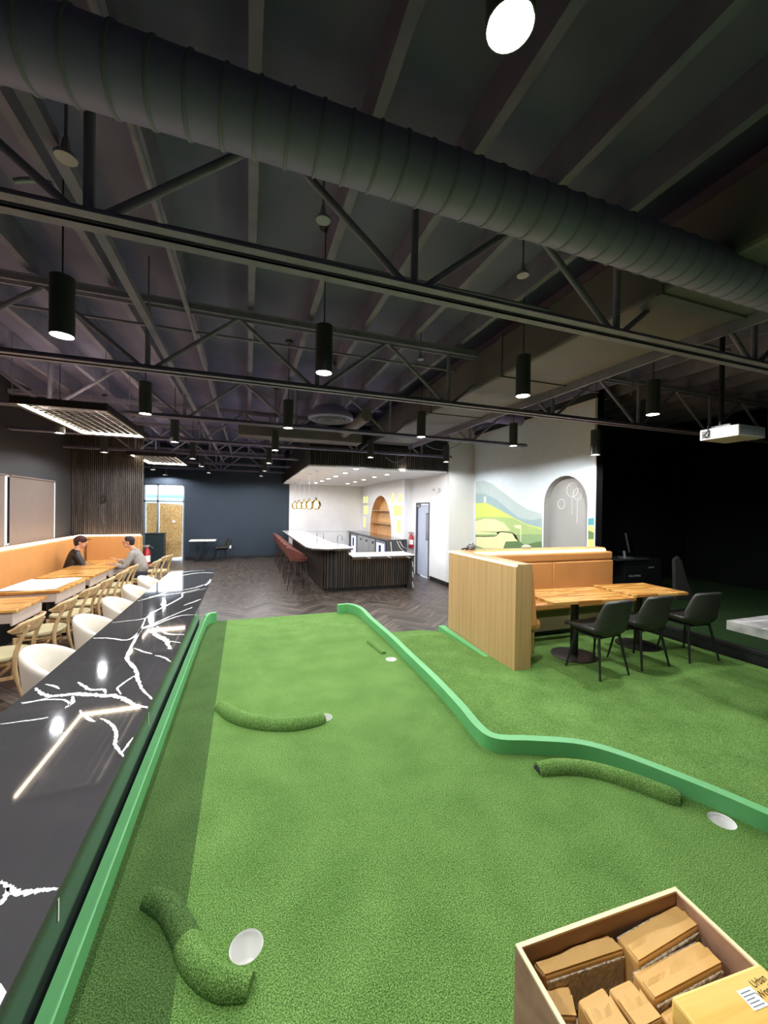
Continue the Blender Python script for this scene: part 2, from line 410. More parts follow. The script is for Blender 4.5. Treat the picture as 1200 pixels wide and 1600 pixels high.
# floor with herringbone planks
floor = struct(MB().box(XL-0.2, YN, -0.12, XR, YB+0.2, -0.012).build('floor', 'blackwall'), 'herringbone wood plank floor')
W_, N_ = 0.14, 5
def plank_mesh():
    o = MB().box(-W_*N_/2+0.002, -W_/2+0.002, -0.014, W_*N_/2-0.002, W_/2-0.002, 0.0).build('plank', 'floor'); return o
spots = []
for k in range(-130, 260):
    for b in range(-26, 27):
        for vert in (0, 1):
            if not vert: cx, cy = k+b*N_+N_/2, k-b*N_+0.5
            else: cx, cy = k+b*N_+N_+0.5, k-b*N_-N_/2+1
            x, y = cx*W_, cy*W_
            a = PI/4
            X, Y = (x*math.cos(a)-y*math.sin(a)), (x*math.sin(a)+y*math.cos(a))
            if XL+0.1 < X < 8.5 and 1.0 < Y < YB-0.1:
                hid = (-0.4 < X < 6 and Y < 4.9) or (X > 5.0) or (-1.1 < X < -0.4 and Y < 7.0) or X < -3.0
                spots.append((hid, math.hypot(X, Y), X, Y, a+(PI/2 if vert else 0)))
spots.sort()
pk = plank_mesh(); rest = MB(); cnt = 0
for i, (hid, d, X, Y, a) in enumerate(spots):
    if i == 0: o = pk
    elif i < 300: o = pk.copy(); COL.objects.link(o)
    else:
        c, s_ = math.cos(a), math.sin(a); hx, hy = W_*N_/2-0.002, W_/2-0.002
        q = [(X+u*c-v*s_, Y+u*s_+v*c) for u, v in ((-hx,-hy),(hx,-hy),(hx,hy),(-hx,hy))]
        rest.prism(q, -0.014, 0.0); continue
    o.location = (X, Y, 0); o.rotation_euler = (0, 0, a); o.parent = floor
ro = rest.build('plank_field', wood('floor_plank_far', [(48, 41, 37), (72, 63, 57), (96, 86, 79)], 'Y', 12, 3, 0.38), floor); ro['kind'] = 'stuff'

# ceiling deck, with its joists as parts
ceiling = struct(MB().box(XL-0.2, YN, ZD, XR, YB+0.2, ZD+0.15).build('ceiling', 'ceil'), 'black painted roof deck')
jo = MB().box(-0.03, YN, 4.0, 0.03, YB, ZD).build('joist', 'purlin', ceiling)
jo.location.x = 0.03-1.22*2
for k in range(-6, 16):
    X = 0.01+0.61*k
    if k == -4: continue
    o = jo.copy(); COL.objects.link(o); o.location.x = X
# end wall (blue, then white in the bar), with the entrance
GX0, GX1, GZ = -3.5, -2.2, 2.74
ent = [(GX0, 0.0), (GX1, 0.0), (GX1, GZ), (GX0, GZ)]
m = MB()
wall_back = struct(MB().box(XL-0.2, YB, 0, GX0, YB+0.15, ZD).box(GX1, YB, 0, 1.55, YB+0.15, ZD).box(GX0, YB, GZ, GX1, YB+0.15, ZD).build('wall_back', 'blue'), 'dark blue painted end wall')
wb2 = struct(MB().box(1.55, YB-0.03, 0, 6, YB+0.12, ZD).build('wall_bar_end', 'white'), 'white end wall of the bar')
MB().box(1.57, YB-0.045, 1.02, XBAR, YB-0.03, 1.035).build('ledge_line', 'grey', wb2)
# window wall on the left
WZ0, WZ1, WY0, WY1 = 1.22, 2.46, 6.2, 10.32
wall_left = struct(MB().box(XL-0.15, YN, 0, XL, WY0, ZD).box(XL-0.15, WY1, 0, XL, YB, ZD).box(XL-0.15, WY0, WZ1, XL, WY1, ZD).box(XL-0.15, WY0, 0, XL, WY1, WZ0).build('wall_left', 'darkwall'), 'charcoal wall with shaded windows')
for i, (y0, y1) in enumerate(((WY0, 8.52), (8.52, WY1))):
    f = MB()
    for a, b, c, d in ((y0, WZ0, y1, WZ0+0.02), (y0, WZ1-0.02, y1, WZ1), (y0, WZ0, y0+0.02, WZ1), (y1-0.02, WZ0, y1, WZ1)):
        f.box(XL-0.14, a, b, XL-0.01, c, d)
    wn = struct(f.build('window_%d' % (i+1), 'white'), ('window nearer the camera, behind a taupe shade', 'window beside the slatted wall, behind a taupe shade')[i])
    MB().box(XL-0.125, y0, WZ0, XL-0.12, y1, WZ1).build('pane', 'glassp', wn)
    sh_ = thing('roller_shade', ('taupe roller shade cut off by the photo edge', 'taupe roller shade next to the slatted wall')[i], 'roller shade', (XL+0.01, (y0+y1)/2, WZ0), 0, 'roller shades on the windows')
    MB().box(XL+0.008, y0+0.055, WZ0-0.05, XL+0.011, y1-0.10, WZ1-0.01).build('shade_cloth', 'shade', sh_)
    MB().tube([(XL+0.02, y0+0.05, WZ1-0.01), (XL+0.02, y1-0.095, WZ1-0.01)], 0.018).build('roller', 'shade', sh_, 40)
# wall behind the camera and far side of the bay
struct(MB().box(XL-0.2, YN-0.15, -0.1, XR, YN, ZD).build('wall_near', 'darkwall'))
struct(MB().box(XR, YN, -0.1, XR+0.15, YB, ZD).build('wall_bay_side', 'bay'))
struct(MB().box(XM+0.16, 6.7, -0.1, XR, 6.85, ZD).build('wall_bay_end', 'bay'), 'black end wall of the simulator bay')
# slatted wall behind the booth
YS = 11.1
ws = struct(MB().box(XL, YS, 0, -2.5, YS+0.2, 3.95).build('wall_slatted', 'blackwall'), 'dark wooden slat wall behind the booth')
n = 36; s0 = MB().box(-0.013, YS-0.03, 1.24, 0.013, YS, 3.95).build('slat', 'slat', ws)
for i in range(n):
    o = s0 if i == 0 else s0.copy()
    if i: COL.objects.link(o)
    o.location.x = XL+0.04+i*(1.42/(n-1))
# return face and door wall
DY0, DY1, DZ = 9.82, 10.72, 2.16
wall_door = struct(MB().box(XD, YRET+0.12, 0, XD+0.12, DY0, ZD).box(XD, DY1, 0, XD+0.12, 11.05, ZD).box(XD, DY0, DZ, XD+0.12, DY1, ZD).build('wall_door', 'white'), 'white wall with the kitchen door')
wall_ret = struct(MB().box(XD, YRET, 0, XM+0.3, YRET+0.12, ZD).build('wall_return', 'grey'), 'grey wall face beside the mural')
MB().box(XD-0.012, YRET-0.012, 0, XD, DY0-0.05, 0.11).build('baseboard', 'bmetal', wall_door)
MB().box(XD-0.012, YRET-0.012, 0, XM, YRET, 0.11).build('baseboard', 'bmetal', wall_ret)
struct(MB().box(XBAR, 11.05, 0, XD+0.12, 11.17, ZD).build('wall_pier', 'white'))
MB().box(XL, YB-0.012, 0, GX0-0.05, YB, 0.1).box(GX1+0.05, YB-0.012, 0, 1.5, YB, 0.1).build('baseboard', 'bmetal', wall_back)
# mural wall with a recessed arch
def arch(y0, y1, z0, z1, n=14):
    r = (y1-y0)/2; zc = z1-r*1.0
    pts = [(y0, z0), (y1, z0)]
    for k in range(n+1):
        a = PI*k/n
        pts.append(((y0+y1)/2+r*math.cos(a), zc+(z1-zc)*math.sin(a)))
    return pts
AY0, AY1, AZ1 = 5.13, 6.17, 2.62
A = arch(AY0, AY1, 0.5, AZ1)
wm = struct(poly_holes('wall_right', [(4.98, 0), (YRET, 0), (YRET, 3.88), (4.98, 3.88)], [A], 'grey', lambda y, z: (XM, y, z)), 'pale grey wall with a painted golf landscape')
MB().box(XM+0.001, 4.976, 0, XM+0.018, 4.981, 3.88).build('corner_bead', 'white', wm)
MB().box(XM+0.018, 4.976, 0, XM+0.16, 4.981, ZD).box(XM+0.155, 4.98, 0, XM+0.16, YRET, ZD).build('wall_edge', 'bay', wm)
MB().box(XM, 4.98, 3.88, XM+0.16, YRET, ZD).build('wall_head', 'blackwall', wm)
nb = MB(); nn = len(A)
nb.add([(XM+dx, y, z) for dx in (0, 0.14) for y, z in A], [(i, (i+1) % nn, (i+1) % nn+nn, i+nn) for i in range(nn)]+[tuple(range(nn, 2*nn))])
nb.build('arch_niche', 'niche', wm)
for i, (cy, cz, r) in enumerate(((5.60, 2.36, 0.13), (5.48, 2.28, 0.10), (5.86, 2.10, 0.09))):     # thin line drawing in the niche
    MB().tube([(XM+0.135, cy+r*math.cos(a*PI/12), cz+r*math.sin(a*PI/12)) for a in range(25)], 0.004, 5, False).build('ring_ornament', 'white', wm)
MB().tube([(XM+0.135, 5.48, 2.18), (XM+0.135, 5.48, 1.75)], 0.003, 5).tube([(XM+0.135, 5.60, 2.23), (XM+0.135, 5.60, 1.9)], 0.003, 5).build('ring_stem', 'white', wm)
def mpx(x, y): p = at(680+x/4.286, 740+y/4.286, X=XM); return (p.y, p.z)
MC = {k: plain('mural_'+k, c, 0.75, var=0.03) for k, c in dict(haze=(172, 186, 184), blue=(146, 168, 170), lime=(194, 206, 104), olive=(160, 182, 118), green=(134, 162, 112), sand=(222, 214, 160), line=(58, 74, 44), deep=(88, 116, 72), sky=(204, 214, 220), teal=(70, 140, 146), cream=(222, 222, 176)).items()}
def mural(name, mat, pts, k, clip=True):
    q = [mpx(*p) for p in pts]
    q = [(min(max(y, 4.99), YRET-0.005), max(z, 0.6)) for y, z in q]
    MB().prism(q, -0.0015*(k+1), -0.0003, lambda y, z, d: (XM+d, y, z)).build(name, MC[mat], wm)
B = 560
sk = [mpx(272, -235), mpx(1068, -468), mpx(1068, 300), mpx(272, 300)]
sk = [(min(y, YRET-0.005), z) for y, z in sk]
poly_holes('mural_sky', [sk[0], sk[1], (sk[1][0], 0.7), (sk[0][0], 0.7)], [arch(AY0-0.002, AY1+0.002, 0.8, AZ1+0.002)], 'grey', lambda y, z: (XM-0.0012, y, z), wm).data.materials[0] = MC['sky']
def hill(name, mat, top, k, right=715, base=B):
    mural(name, mat, [(272, base)]+top+[(right, base)], k)
hill('mural_far_hill', 'haze', [(272, 55), (320, 45), (380, 65), (450, 120), (540, 190), (620, 240), (715, 268)], 1)
hill('mural_blue_hill', 'blue', [(272, 135), (330, 135), (400, 165), (480, 230), (560, 295), (640, 312), (715, 298)], 2)
hill('mural_lime_hill', 'lime', [(272, 198), (340, 196), (400, 225), (500, 280), (600, 335), (715, 365)], 3)
hill('mural_olive_hill', 'olive', [(272, 300), (330, 290), (430, 290), (520, 298), (600, 340), (715, 376)], 4)
hill('mural_green_hill', 'green', [(272, 420), (420, 400), (560, 408), (640, 405), (715, 408)], 5)
hill('mural_fairway', 'sand', [(272, 320), (330, 302), (400, 305), (460, 330), (505, 378), (480, 385), (272, 388)], 6, right=480, base=405)
mural('mural_bunker', 'sand', [(275, 425), (400, 415), (430, 392), (520, 398), (545, 430), (560, 455), (500, 455), (460, 500), (330, 500), (275, 480)], 7)
mural('mural_bush', 'deep', [(460, 500), (475, 455), (560, 452), (600, 478), (680, 458), (715, 455), (715, 540), (460, 540)], 8)
ln = [(275, 415), (330, 418), (400, 416), (420, 408), (415, 392), (450, 385), (520, 395), (548, 415), (535, 425), (565, 450)]
mural('mural_path', 'line', ln+[(x, y+6) for x, y in reversed(ln)], 9)
mural('mural_flag', 'cream', [(528, 350), (560, 344), (578, 346), (578, 455), (574, 455), (574, 370), (550, 366)], 10)
mural('mural_teal', 'teal', [(1025, 300), (1071, 296), (1071, 345), (1025, 345)], 1)
mural('mural_lime', 'lime', [(1025, 345), (1071, 358), (1071, 395), (1025, 380)], 1)
mural('mural_deep', 'deep', [(1025, 380), (1071, 395), (1071, 440), (1025, 440)], 1)
mural('mural_yellow', 'lime', [(1025, 440), (1071, 440), (1071, 520), (1025, 520)], 1)
MB().box(XM-0.012, 8.15, 2.16, XM, 8.22, 2.30).build('thermostat', 'plastic', wm)
# bar back wall with shelf niche and lit onyx squares
def brect(x0, y0, x1, y1):
    a = at(540+x0/8.57, 760+y0/8.57, X=XBAR); b = at(540+x1/8.57, 760+y1/8.57, X=XBAR)
    y0, y1 = sorted((a.y, b.y)); sh_ = min(0, 15.62-y1)+max(0, 11.26-y0)
    return (y0+sh_, min(a.z, b.z), y1+sh_, max(a.z, b.z))
RE = [(y0+0.04, z0, y1-0.02, z1) for y0, z0, y1, z1 in [brect(*q) for q in ((213,138,247,222),(272,132,302,220),(240,258,306,372),(234,408,272,548),(612,92,655,210),(705,100,755,205),(652,258,772,396),(682,452,740,626))]]
ya = at(540+325/8.57, 830, X=XBAR).y; yc = at(540+612/8.57, 830, X=XBAR).y; zt = at(540+460/8.57, 760+125/8.57, X=XBAR).z
A2 = []
for k in range(25):
    a = PI*k/24; A2.append(((ya+yc)/2+(yc-ya)/2*math.cos(a), 1.0+(zt-1.0)*math.sin(a)**0.9))
holes = [[(y0,z0),(y1,z0),(y1,z1),(y0,z1)] for y0,z0,y1,z1 in RE]+[A2]
wbar = struct(poly_holes('wall_bar', [(11.172, 0), (YB-0.031, 0), (YB-0.031, 3.2), (11.172, 3.2)], holes, 'white', lambda y, z: (XBAR, y, z)), 'white wall behind the bar with an arched shelf niche')
nn = len(A2)
MB().add([(XBAR+dx, y, z) for dx in (0, 0.3) for y, z in A2], [(i, (i+1) % nn, (i+1) % nn+nn, i+nn) for i in range(nn)]+[tuple(range(nn, 2*nn))]).build('shelf_niche', wood('niche_maple', [(206, 160, 112), (226, 186, 138)], 'Z', 10, 8, 0.5), wbar)
for z in (1.42, 1.88):
    hw = math.sqrt(max(0, 1-((z-1)/(zt-1))**2.2))*abs(yc-ya)/2
    MB().box(XBAR+0.02, (ya+yc)/2-hw, z, XBAR+0.3, (ya+yc)/2+hw, z+0.035).build('shelf', 'oak_h', wbar)
for y0, z0, y1, z1 in RE:
    MB().box(XBAR+0.012, y0, z0, XBAR+0.03, y1, z1).build('onyx_panel', 'yglow', wbar)
    MB().add([(XBAR+d, y, z) for d in (0, 0.06) for y, z in ((y0,z0),(y1,z0),(y1,z1),(y0,z1))], [(i, (i+1) % 4, (i+1) % 4+4, i+4) for i in range(4)]).build('panel_reveal', 'white', wbar)

# doors
d1 = MB()
for a in ((GX0, 0, GX0+0.05, GZ), (GX1-0.05, 0, GX1, GZ), (GX0, GZ-0.05, GX1, GZ), (GX0, 2.10, GX1, 2.16), (-3.09, 0, -3.03, GZ)):
    d1.box(a[0], YB+0.03, a[1], a[2], YB+0.09, a[3])
door_1 = struct(d1.build('door_1', 'frame'), 'glass entrance boarded with raw chipboard')
for x0, x1 in ((GX0+0.05, -3.09), (-3.03, GX1-0.05)):
    MB().box(x0, YB+0.055, 2.16, x1, YB+0.065, GZ-0.05).build('pane', 'glassp', door_1)
    MB().box(x0, YB+0.055, 0.03, x1, YB+0.065, 2.10).build('pane', 'glassp', door_1)
tag(MB().box(GX0+0.06, YB+0.13, 0.0, -3.10, YB+0.15, 2.07).build('chipboard_sheet', 'osb'), 'narrow chipboard sheet behind the entrance glass', 'board')
tag(MB().prism([(-3.02, 0.02), (-2.28, 0.10), (-2.27, 1.9), (-2.28, 2.02), (-3.02, 2.06)], YB+0.13, YB+0.15, lambda x, z, y: (x, y, z)).build('chipboard_sheet', 'osb'), 'wide chipboard sheet with a ragged edge behind the entrance door', 'board')
MB().tube([(-3.06, YB+0.02, 0.95), (-3.06, YB-0.03, 0.95), (-3.06, YB-0.03, 1.35), (-3.06, YB+0.02, 1.35)], 0.012).build('pull_handle', 'chrome', door_1, 40)
MB().box(-2.60, YB+0.05, 1.36, -2.50, YB+0.054, 1.44).build('sticker', 'plastic', door_1)
d2 = MB()
for y0, z0, y1, z1 in ((DY0, 0, DY0+0.04, DZ), (DY1-0.05, 0, DY1, DZ), (DY0, DZ-0.04, DY1, DZ)):
    d2.box(XD-0.02, y0, z0, XD+0.13, y1, z1)
door_2 = struct(d2.build('door_2', 'dframe'), 'pale swing door of the kitchen with a tall vision pane')
lf = MB().box(XD+0.03, DY0+0.045, 0.02, XD+0.07, DY1-0.055, DZ-0.05).build('door_leaf', plain('pale_blue_laminate', (178, 186, 208), 0.5, var=0.03), door_2)
MB().box(XD+0.02, DY0+0.06, 1.08, XD+0.03, DY0+0.28, 1.86).build('vision_frame', 'dframe', lf, bevel=0.04)
MB().box(XD+0.012, DY0+0.09, 1.12, XD+0.02, DY0+0.25, 1.82).build('vision_pane', plain('grey_vision_glass', (128, 132, 138), 0.15), lf)
MB().box(XD-0.01, DY1-0.22, DZ-0.13, XD+0.03, DY1-0.05, DZ-0.06).build('door_closer', 'frame', door_2)
# outside, seen over the chipboard
struct(MB().box(-14, YB+0.3, -0.2, 6, 45, -0.05).build('ground_outside', plain('asphalt', (120, 122, 124), 0.9)))
struct(MB().box(-16, YN, -0.2, XL-0.4, YB, -0.05).build('ground_beside', plain('asphalt_beside', (120, 122, 124), 0.9)))
ob = thing('neighbour_building', 'pale blue building seen through the entrance transom', 'building', (-8, 40, 0))
MB().box(-14, 40, -0.05, -2, 44, 2.85).build('wall', plain('pale_blue_render', (150, 196, 216), 0.8), ob)
MB().box(-14.2, 39.8, 2.85, -1.8, 44, 3.05).build('parapet', plain('parapet_grey', (120, 160, 180), 0.8), ob)

# ------------------------------------------------------------------ bar soffit
SZ, SY, SX = 2.9, 8.78, 1.3
sof = thing('bar_soffit', 'white ceiling drop over the bar with dark slatted fascia', 'soffit', (SX, SY, SZ))
MB().box(SX, SY, SZ, XD-0.003, 11.04, SZ+0.04).box(SX, 11.04, SZ, XBAR-0.003, YB-0.035, SZ+0.04).build('soffit_board', 'white', sof)
MB().box(SX+0.03, SY+0.03, SZ+0.04, SX+0.06, YB-0.1, 3.75).box(SX+0.03, SY+0.03, SZ+0.04, XD-0.02, SY+0.06, 3.75).build('fascia_board', 'blackwall', sof)
fs = MB().box(-0.017, SY, SZ+0.01, 0.017, SY+0.03, 3.45).build('fascia_slat', 'slat', sof)
n = 62
for i in range(n):
    o = fs if i == 0 else fs.copy()
    if i: COL.objects.link(o)
    o.location.x = fs.location.x*0 + (SX+0.02+i*(XD-SX-0.05)/(n-1)) - (SX*0)
    o.matrix_parent_inverse = mw(sof).inverted()
fs2 = MB().box(SX, -0.017, SZ+0.01, SX+0.03, 0.017, 3.35).build('fascia_slat', 'slat', sof)
n = 84
for i in range(n):
    o = fs2 if i == 0 else fs2.copy()
    if i: COL.objects.link(o)
    o.location.y = SY+0.04+i*(YB-SY-0.2)/(n-1)
dl = thing('recessed_downlight', '', 'downlight')
MB().lathe([(0.055, 0.004), (0.075, 0.0), (0.078, -0.006), (0.058, -0.006), (0.055, 0.004)], n=20, caps=False).build('trim_ring', 'plastic', dl, 40)
MB().lathe([(0.0, -0.003), (0.057, -0.003)], n=20).build('lens', 'lens', dl)
spot(dl, (0, 0, -0.02), DOWN_W, 174, 0.4, 0.05, (0.955, 0.975, 1.0))
used = []
fr = [(587,310),(522,334),(467,353),(425,367),(387,381),(352,391)]; bk = [(860,320),(768,343),(694,358),(631,373),(580,386),(537,396)]
ordw = ['first', 'second', 'third', 'fourth', 'fifth', 'sixth', 'seventh', 'eighth']
for row, nm in ((fr, 'stool-side'), (bk, 'niche-side')):
    for i, (x, y) in enumerate(row):
        p = at(400+x/3.75, 650+y/3.75, Z=SZ)
        place(dl, used, (p.x, min(p.y, YB-0.4), SZ), 0, '%s recessed downlight of the %s row in the bar ceiling, counted from the front' % (ordw[i], nm), 'downlights in the bar ceiling')

# ------------------------------------------------------------------ roof trusses
ZB, ZT = 3.245, 3.94
def truss(Y, x0, x1, label, ph=0.92, sp=1.62, full=True):
    t = thing('roof_truss', label, 'truss', (0, Y, ZB), 0, 'black steel trusses under the roof')
    for nm, z, h in (('bottom_chord', ZB, 0.055), ('top_chord', ZT-0.07, 0.07)):
        c = MB()
        for s_ in (-1, 1):
            c.box(x0, Y+s_*0.016, z, x1, Y+s_*0.022, z+h)                       # upright leg of the angle
            c.box(x0, Y+s_*0.016, z, x1, Y+s_*0.075, z+0.008) if nm == 'bottom_chord' else c.box(x0, Y+s_*0.016, z+h-0.008, x1, Y+s_*0.075, z+h)
            c.box(x0, Y+s_*0.022, z+0.008, x1, Y+s_*0.05, z+0.03) if nm == 'bottom_chord' else c.box(x0, Y+s_*0.022, z+0.01, x1, Y+s_*0.06, z+h-0.01)
        c.build(nm, 'steel', t)
    k0 = int(math.floor((x0-ph)/sp)); k = k0
    while ph+k*sp < x1+sp:
        X = ph+k*sp; k += 1
        for a, b in (((X, ZB+0.03), (X-sp/2, ZT-0.05)), ((X, ZB+0.03), (X, ZT-0.05)), ((X, ZB+0.03), (X+sp/2, ZT-0.05))):
            if min(a[0], b[0]) < x0+0.02 or max(a[0], b[0]) > x1-0.02: continue
            off = 0.05 if a[0] != b[0] else 0.0
            sg = 1 if b[0] > a[0] else -1
            MB().tube([(a[0]+sg*off, Y, a[1]), (b[0], Y, b[1])], 0.021 if off else 0.024, 8).build('web_member', 'steel', t, 60)
    return t
TL = ['black steel roof truss overhead nearest the camera, just beyond the spiral duct', 'second black roof truss, crossing in front of the mural', 'third black roof truss, ending in mid-air before the mural',
      'fourth black roof truss, ending at the bar soffit', 'fifth black roof truss, left of the bar soffit', 'sixth black roof truss, near the end wall', 'last black roof truss, beside the end wall']
for i in range(7):
    Y = 2.13*(i+1)
    truss(Y, XL+0.02, [9.5, 9.0, 5.25, 4.75, 1.28, 1.28, 1.28][i], TL[i], ph=[0.92, 0.7, 0.72, 0.7, 0.7, 0.7, 0.7][i])
truss(0.02, XL+0.02, 9.5, 'black roof truss above the photographer, out of frame')
# strut and conduits running with the room
tag(MB().box(-0.90, -4, 3.60, -0.84, 15.6, 3.66).build('support_strut', 'purlin'), 'long grey strut running lengthwise through the trusses', 'strut')
tag(MB().tube([(-0.55, -4, 3.78), (-0.55, 15.6, 3.78)], 0.022).build('conduit_pipe', 'steel', smooth=60), 'thin black pipe beside the long grey strut', 'pipe')
tag(MB().tube([(-3.9, 3.05, 3.86), (4.4, 3.0, 3.90), (5.4, 3.0, 3.90)], 0.016).build('sprinkler_pipe', 'steel', smooth=60), 'black sprinkler pipe crossing under the deck before the first pendant row', 'pipe')
tag(MB().tube([(-3.9, 4.75, 3.88), (5.3, 4.75, 3.88)], 0.016).build('sprinkler_pipe', 'steel', smooth=60), 'black sprinkler pipe just beyond the second truss', 'pipe')
def wire(pts, label, r=0.008): tag(MB().tube(catmull(pts, 6), r, 6).build('hanging_cable', 'steel', smooth=60), label, 'cable')
wire([at(660+25/6, 620+445/6, Y=8.3), at(660+100/6, 620+485/6, Y=8.3), at(660+200/6, 620+495/6, Y=8.3), at(660+320/6, 620+460/6, Y=8.3), at(660+480/6, 620+340/6, Y=8.0), at(660+630/6, 620+195/6, Y=7.6)], 'black cable sagging in front of the grey wall beside the mural')
wire([at(440+695/4.286, 600+490/4.286, Y=8.5), at(440+760/4.286, 600+525/4.286, Y=8.5), at(440+830/4.286, 600+490/4.286, Y=8.5), at(440+885/4.286, 600+405/4.286, Y=8.5)], 'black cable looping in front of the bar fascia')
wire([at(985, 618, Y=3.9), at(988, 602, Y=3.9), at(1000, 590, Y=3.9), at(1018, 585, Y=3.9)], 'grey curled cable above the pendant near the black wall')
# sprinkler heads and ceiling devices
def disc(px, py, z, label, r=0.045):
    p = at(px, py, Z=z); t = thing('ceiling_speaker', label, 'ceiling device', (p.x, p.y, z), 0, 'small round devices under the deck')
    MB().lathe([(0.0, 0.0), (r, 0.0), (r*1.05, 0.015), (r*0.5, 0.03), (r*0.3, 0.09)], (p.x, p.y, z), 18).build('plate', 'frame', t, 40)
    MB().tube([(p.x, p.y, z+0.05), (p.x, p.y, ZD)], 0.008, 6).build('hanger', 'steel', t)
disc(817, 431, 3.75, 'pale round plate between the first and second truss right of centre')
disc(505, 345, 3.75, 'round plate under the spiral duct right of centre')
disc(103, 248, 3.55, 'round plate under the spiral duct at the upper left', 0.045)
disc(232, 494, 3.7, 'small white round plate beside the long grey strut', 0.035)
disc(657, 562, 3.75, 'small round plate above the second truss right of centre', 0.04)

# ------------------------------------------------------------------ ducts
sd = thing('spiral_duct', 'large dark round spiral duct crossing overhead near the camera', 'duct', (0, 1.6, 3.46))
DR = 0.122
MB().lathe([(DR, -4.4), (DR, 3.2)], n=32, mat=Matrix(((0,0,1),(1,0,0),(0,1,0))), c=(0.35, 1.6, 3.46)).build('duct_tube', 'duct', sd, 50)
seam = MB()
rg = MB().lathe([(DR-0.004, -0.010), (DR+0.006, -0.005), (DR+0.006, 0.005), (DR-0.004, 0.010)], n=32, caps=False, mat=Matrix(((0.0,0.12,1),(1,0,0),(0,1,0)))).build('spiral_seam', 'steel', sd, 60)
rg.matrix_parent_inverse = mw(sd).inverted()
for i in range(58):
    o = rg if i == 0 else rg.copy()
    if i: COL.objects.link(o)
    o.location = (-3.4+i*0.118, 1.6, 3.46)
bd = thing('box_duct', 'long rectangular dark duct running towards the bar', 'duct', (3.0, 5, 3.43))
MB().box(2.70, 0.9, 3.48, 3.62, 8.6, 3.94).build('duct_body', 'boxduct', bd, bevel=0.03)
for y in (1.9, 3.7, 5.5, 7.3):
    MB().box(2.685, y, 3.465, 3.635, y+0.04, 3.955).build('duct_flange', 'boxduct', bd)
MB().box(3.62, 0.9, 3.46, 3.69, 8.6, 3.51).box(3.62, 0.9, 3.40, 3.65, 8.6, 3.46).build('support_angle', 'steel', bd)
p = at(886, 664, Y=6.9)
brd = thing('branch_duct', 'short round duct ending in front of the mural', 'duct', (4.3, 6.9, p.z))
MB().lathe([(0.0, -1.6), (0.12, -1.6), (0.125, 1.0), (0.10, 1.02), (0.10, 0.9), (0.0, 0.9)], n=24, mat=Matrix(((0,0,1),(1,0,0),(0,1,0))), c=(p.x-1.0, 6.9, p.z)).build('duct_tube', 'duct', brd, 40)
# round diffuser
p = at(517, 655, Z=3.3)
df = thing('round_diffuser', 'round ceiling air diffuser in front of the bar soffit', 'diffuser', (p.x, p.y, 3.3))
MB().lathe([(0.20, 0.75), (0.20, 0.18), (0.33, 0.06), (0.34, 0.0), (0.30, -0.02), (0.28, 0.03)], (p.x, p.y, 3.3), 32, caps=False).build('outer_cone', 'duct', df, 40)
for r in (0.225, 0.15, 0.075):
    MB().lathe([(r, 0.05), (r+0.05, -0.01), (r+0.04, -0.02), (r-0.01, 0.04), (r, 0.05)], (p.x, p.y, 3.3), 32, caps=False).build('diffuser_ring', 'purlin', df, 60)
tag(MB().tube([(1.9, 6.35, 3.55), (1.9, 8.5, 3.55)], 0.1, 16).build('flex_duct', 'boxduct', smooth=60), 'dark round duct behind the air diffuser', 'duct')
tag(MB().box(-0.2, 8.0, 3.36, 2.3, 8.45, 3.62).build('cross_duct', 'boxduct', bevel=0.02), 'low rectangular duct crossing above the bar fascia', 'duct')
tag(MB().tube(catmull([at(22, 283, Y=2.6), at(40, 281, Y=2.6), at(62, 282, Y=2.6), at(82, 288, Y=2.6)], 5), 0.014, 8).build('flex_conduit', 'frame', smooth=60), 'short pale flexible conduit at the upper left', 'conduit')

# ------------------------------------------------------------------ pendants
pd = thing('cylinder_pendant', '', 'pendant lamp')
PH, PR = 0.38, 0.068
MB().lathe([(PR-0.006, 0.02), (PR-0.004, 0.0), (PR, 0.0), (PR, PH), (0.0, PH)], n=24, caps=False).build('cylinder_body', 'cyl', pd, 40)
MB().lathe([(0.0, 0.012), (PR-0.008, 0.012)], n=24).build('lens', 'lens', pd)
MB().tube([(0, 0, PH), (0, 0, ZD-3.05+0.14)], 0.005, 6).build('cable', 'bmetal', pd)
MB().lathe([(0.05, ZD-3.08), (0.05, ZD-3.05), (0.0, ZD-3.05)], n=16).build('canopy', 'cyl', pd, 40)
spot(pd, (0, 0, 0.005), PENDANT_W, 176, 0.3, 0.05)
used = []
def pend(p, label): return place(pd, used, (p.x, p.y, p.z), 0, label, 'black cylinder pendants in rows')
R1 = [(97,525),(506,583),(817,619),(1020,648)]; R2 = [(227,647),(450,669),(658,683),(802,697),(930,711)]; R3 = [(273,691),(430,704),(579,715),(697,722)]
where = ['above the marble counter', 'above the far end of the putting green', 'right of centre', 'beside the mural', 'at the black wall']
for i, q in enumerate(R1): pend(at(*q, Z=3.05), 'black cylinder pendant of the row nearest in view, %s from left' % ordw[i])
for i, q in enumerate(R2): pend(at(*q, Z=3.05) if i < 4 else at(*q, X=5.0), 'black cylinder pendant of the second row, %s from left' % ordw[i])
for i, q in enumerate(R3): pend(at(*q, Z=3.05), 'black cylinder pendant of the third row, %s from left' % ordw[i])
for i, q in enumerate([(301,717),(315,729),(326,739),(333,747)]): pend(at(*q, Z=3.05), 'small far pendant leading to the end wall left of centre, %s of four' % ordw[i])
for i, q in enumerate([(420,724),(413,736),(408,744),(404,750)]): pend(at(*q, Z=3.05), 'small far pendant beside the bar soffit edge, %s of four' % ordw[i])
for i, q in enumerate([(93,677),(163,707),(209,724),(239,734),(258,742)]):
    pend(at(*q, Z=3.05), 'small pendant in the file over the booth tables, %s from the camera' % ordw[i])
p = at(797, 42, Z=3.3); ov = pend(p, 'glaring pendant lamp right overhead at the top of the photo')
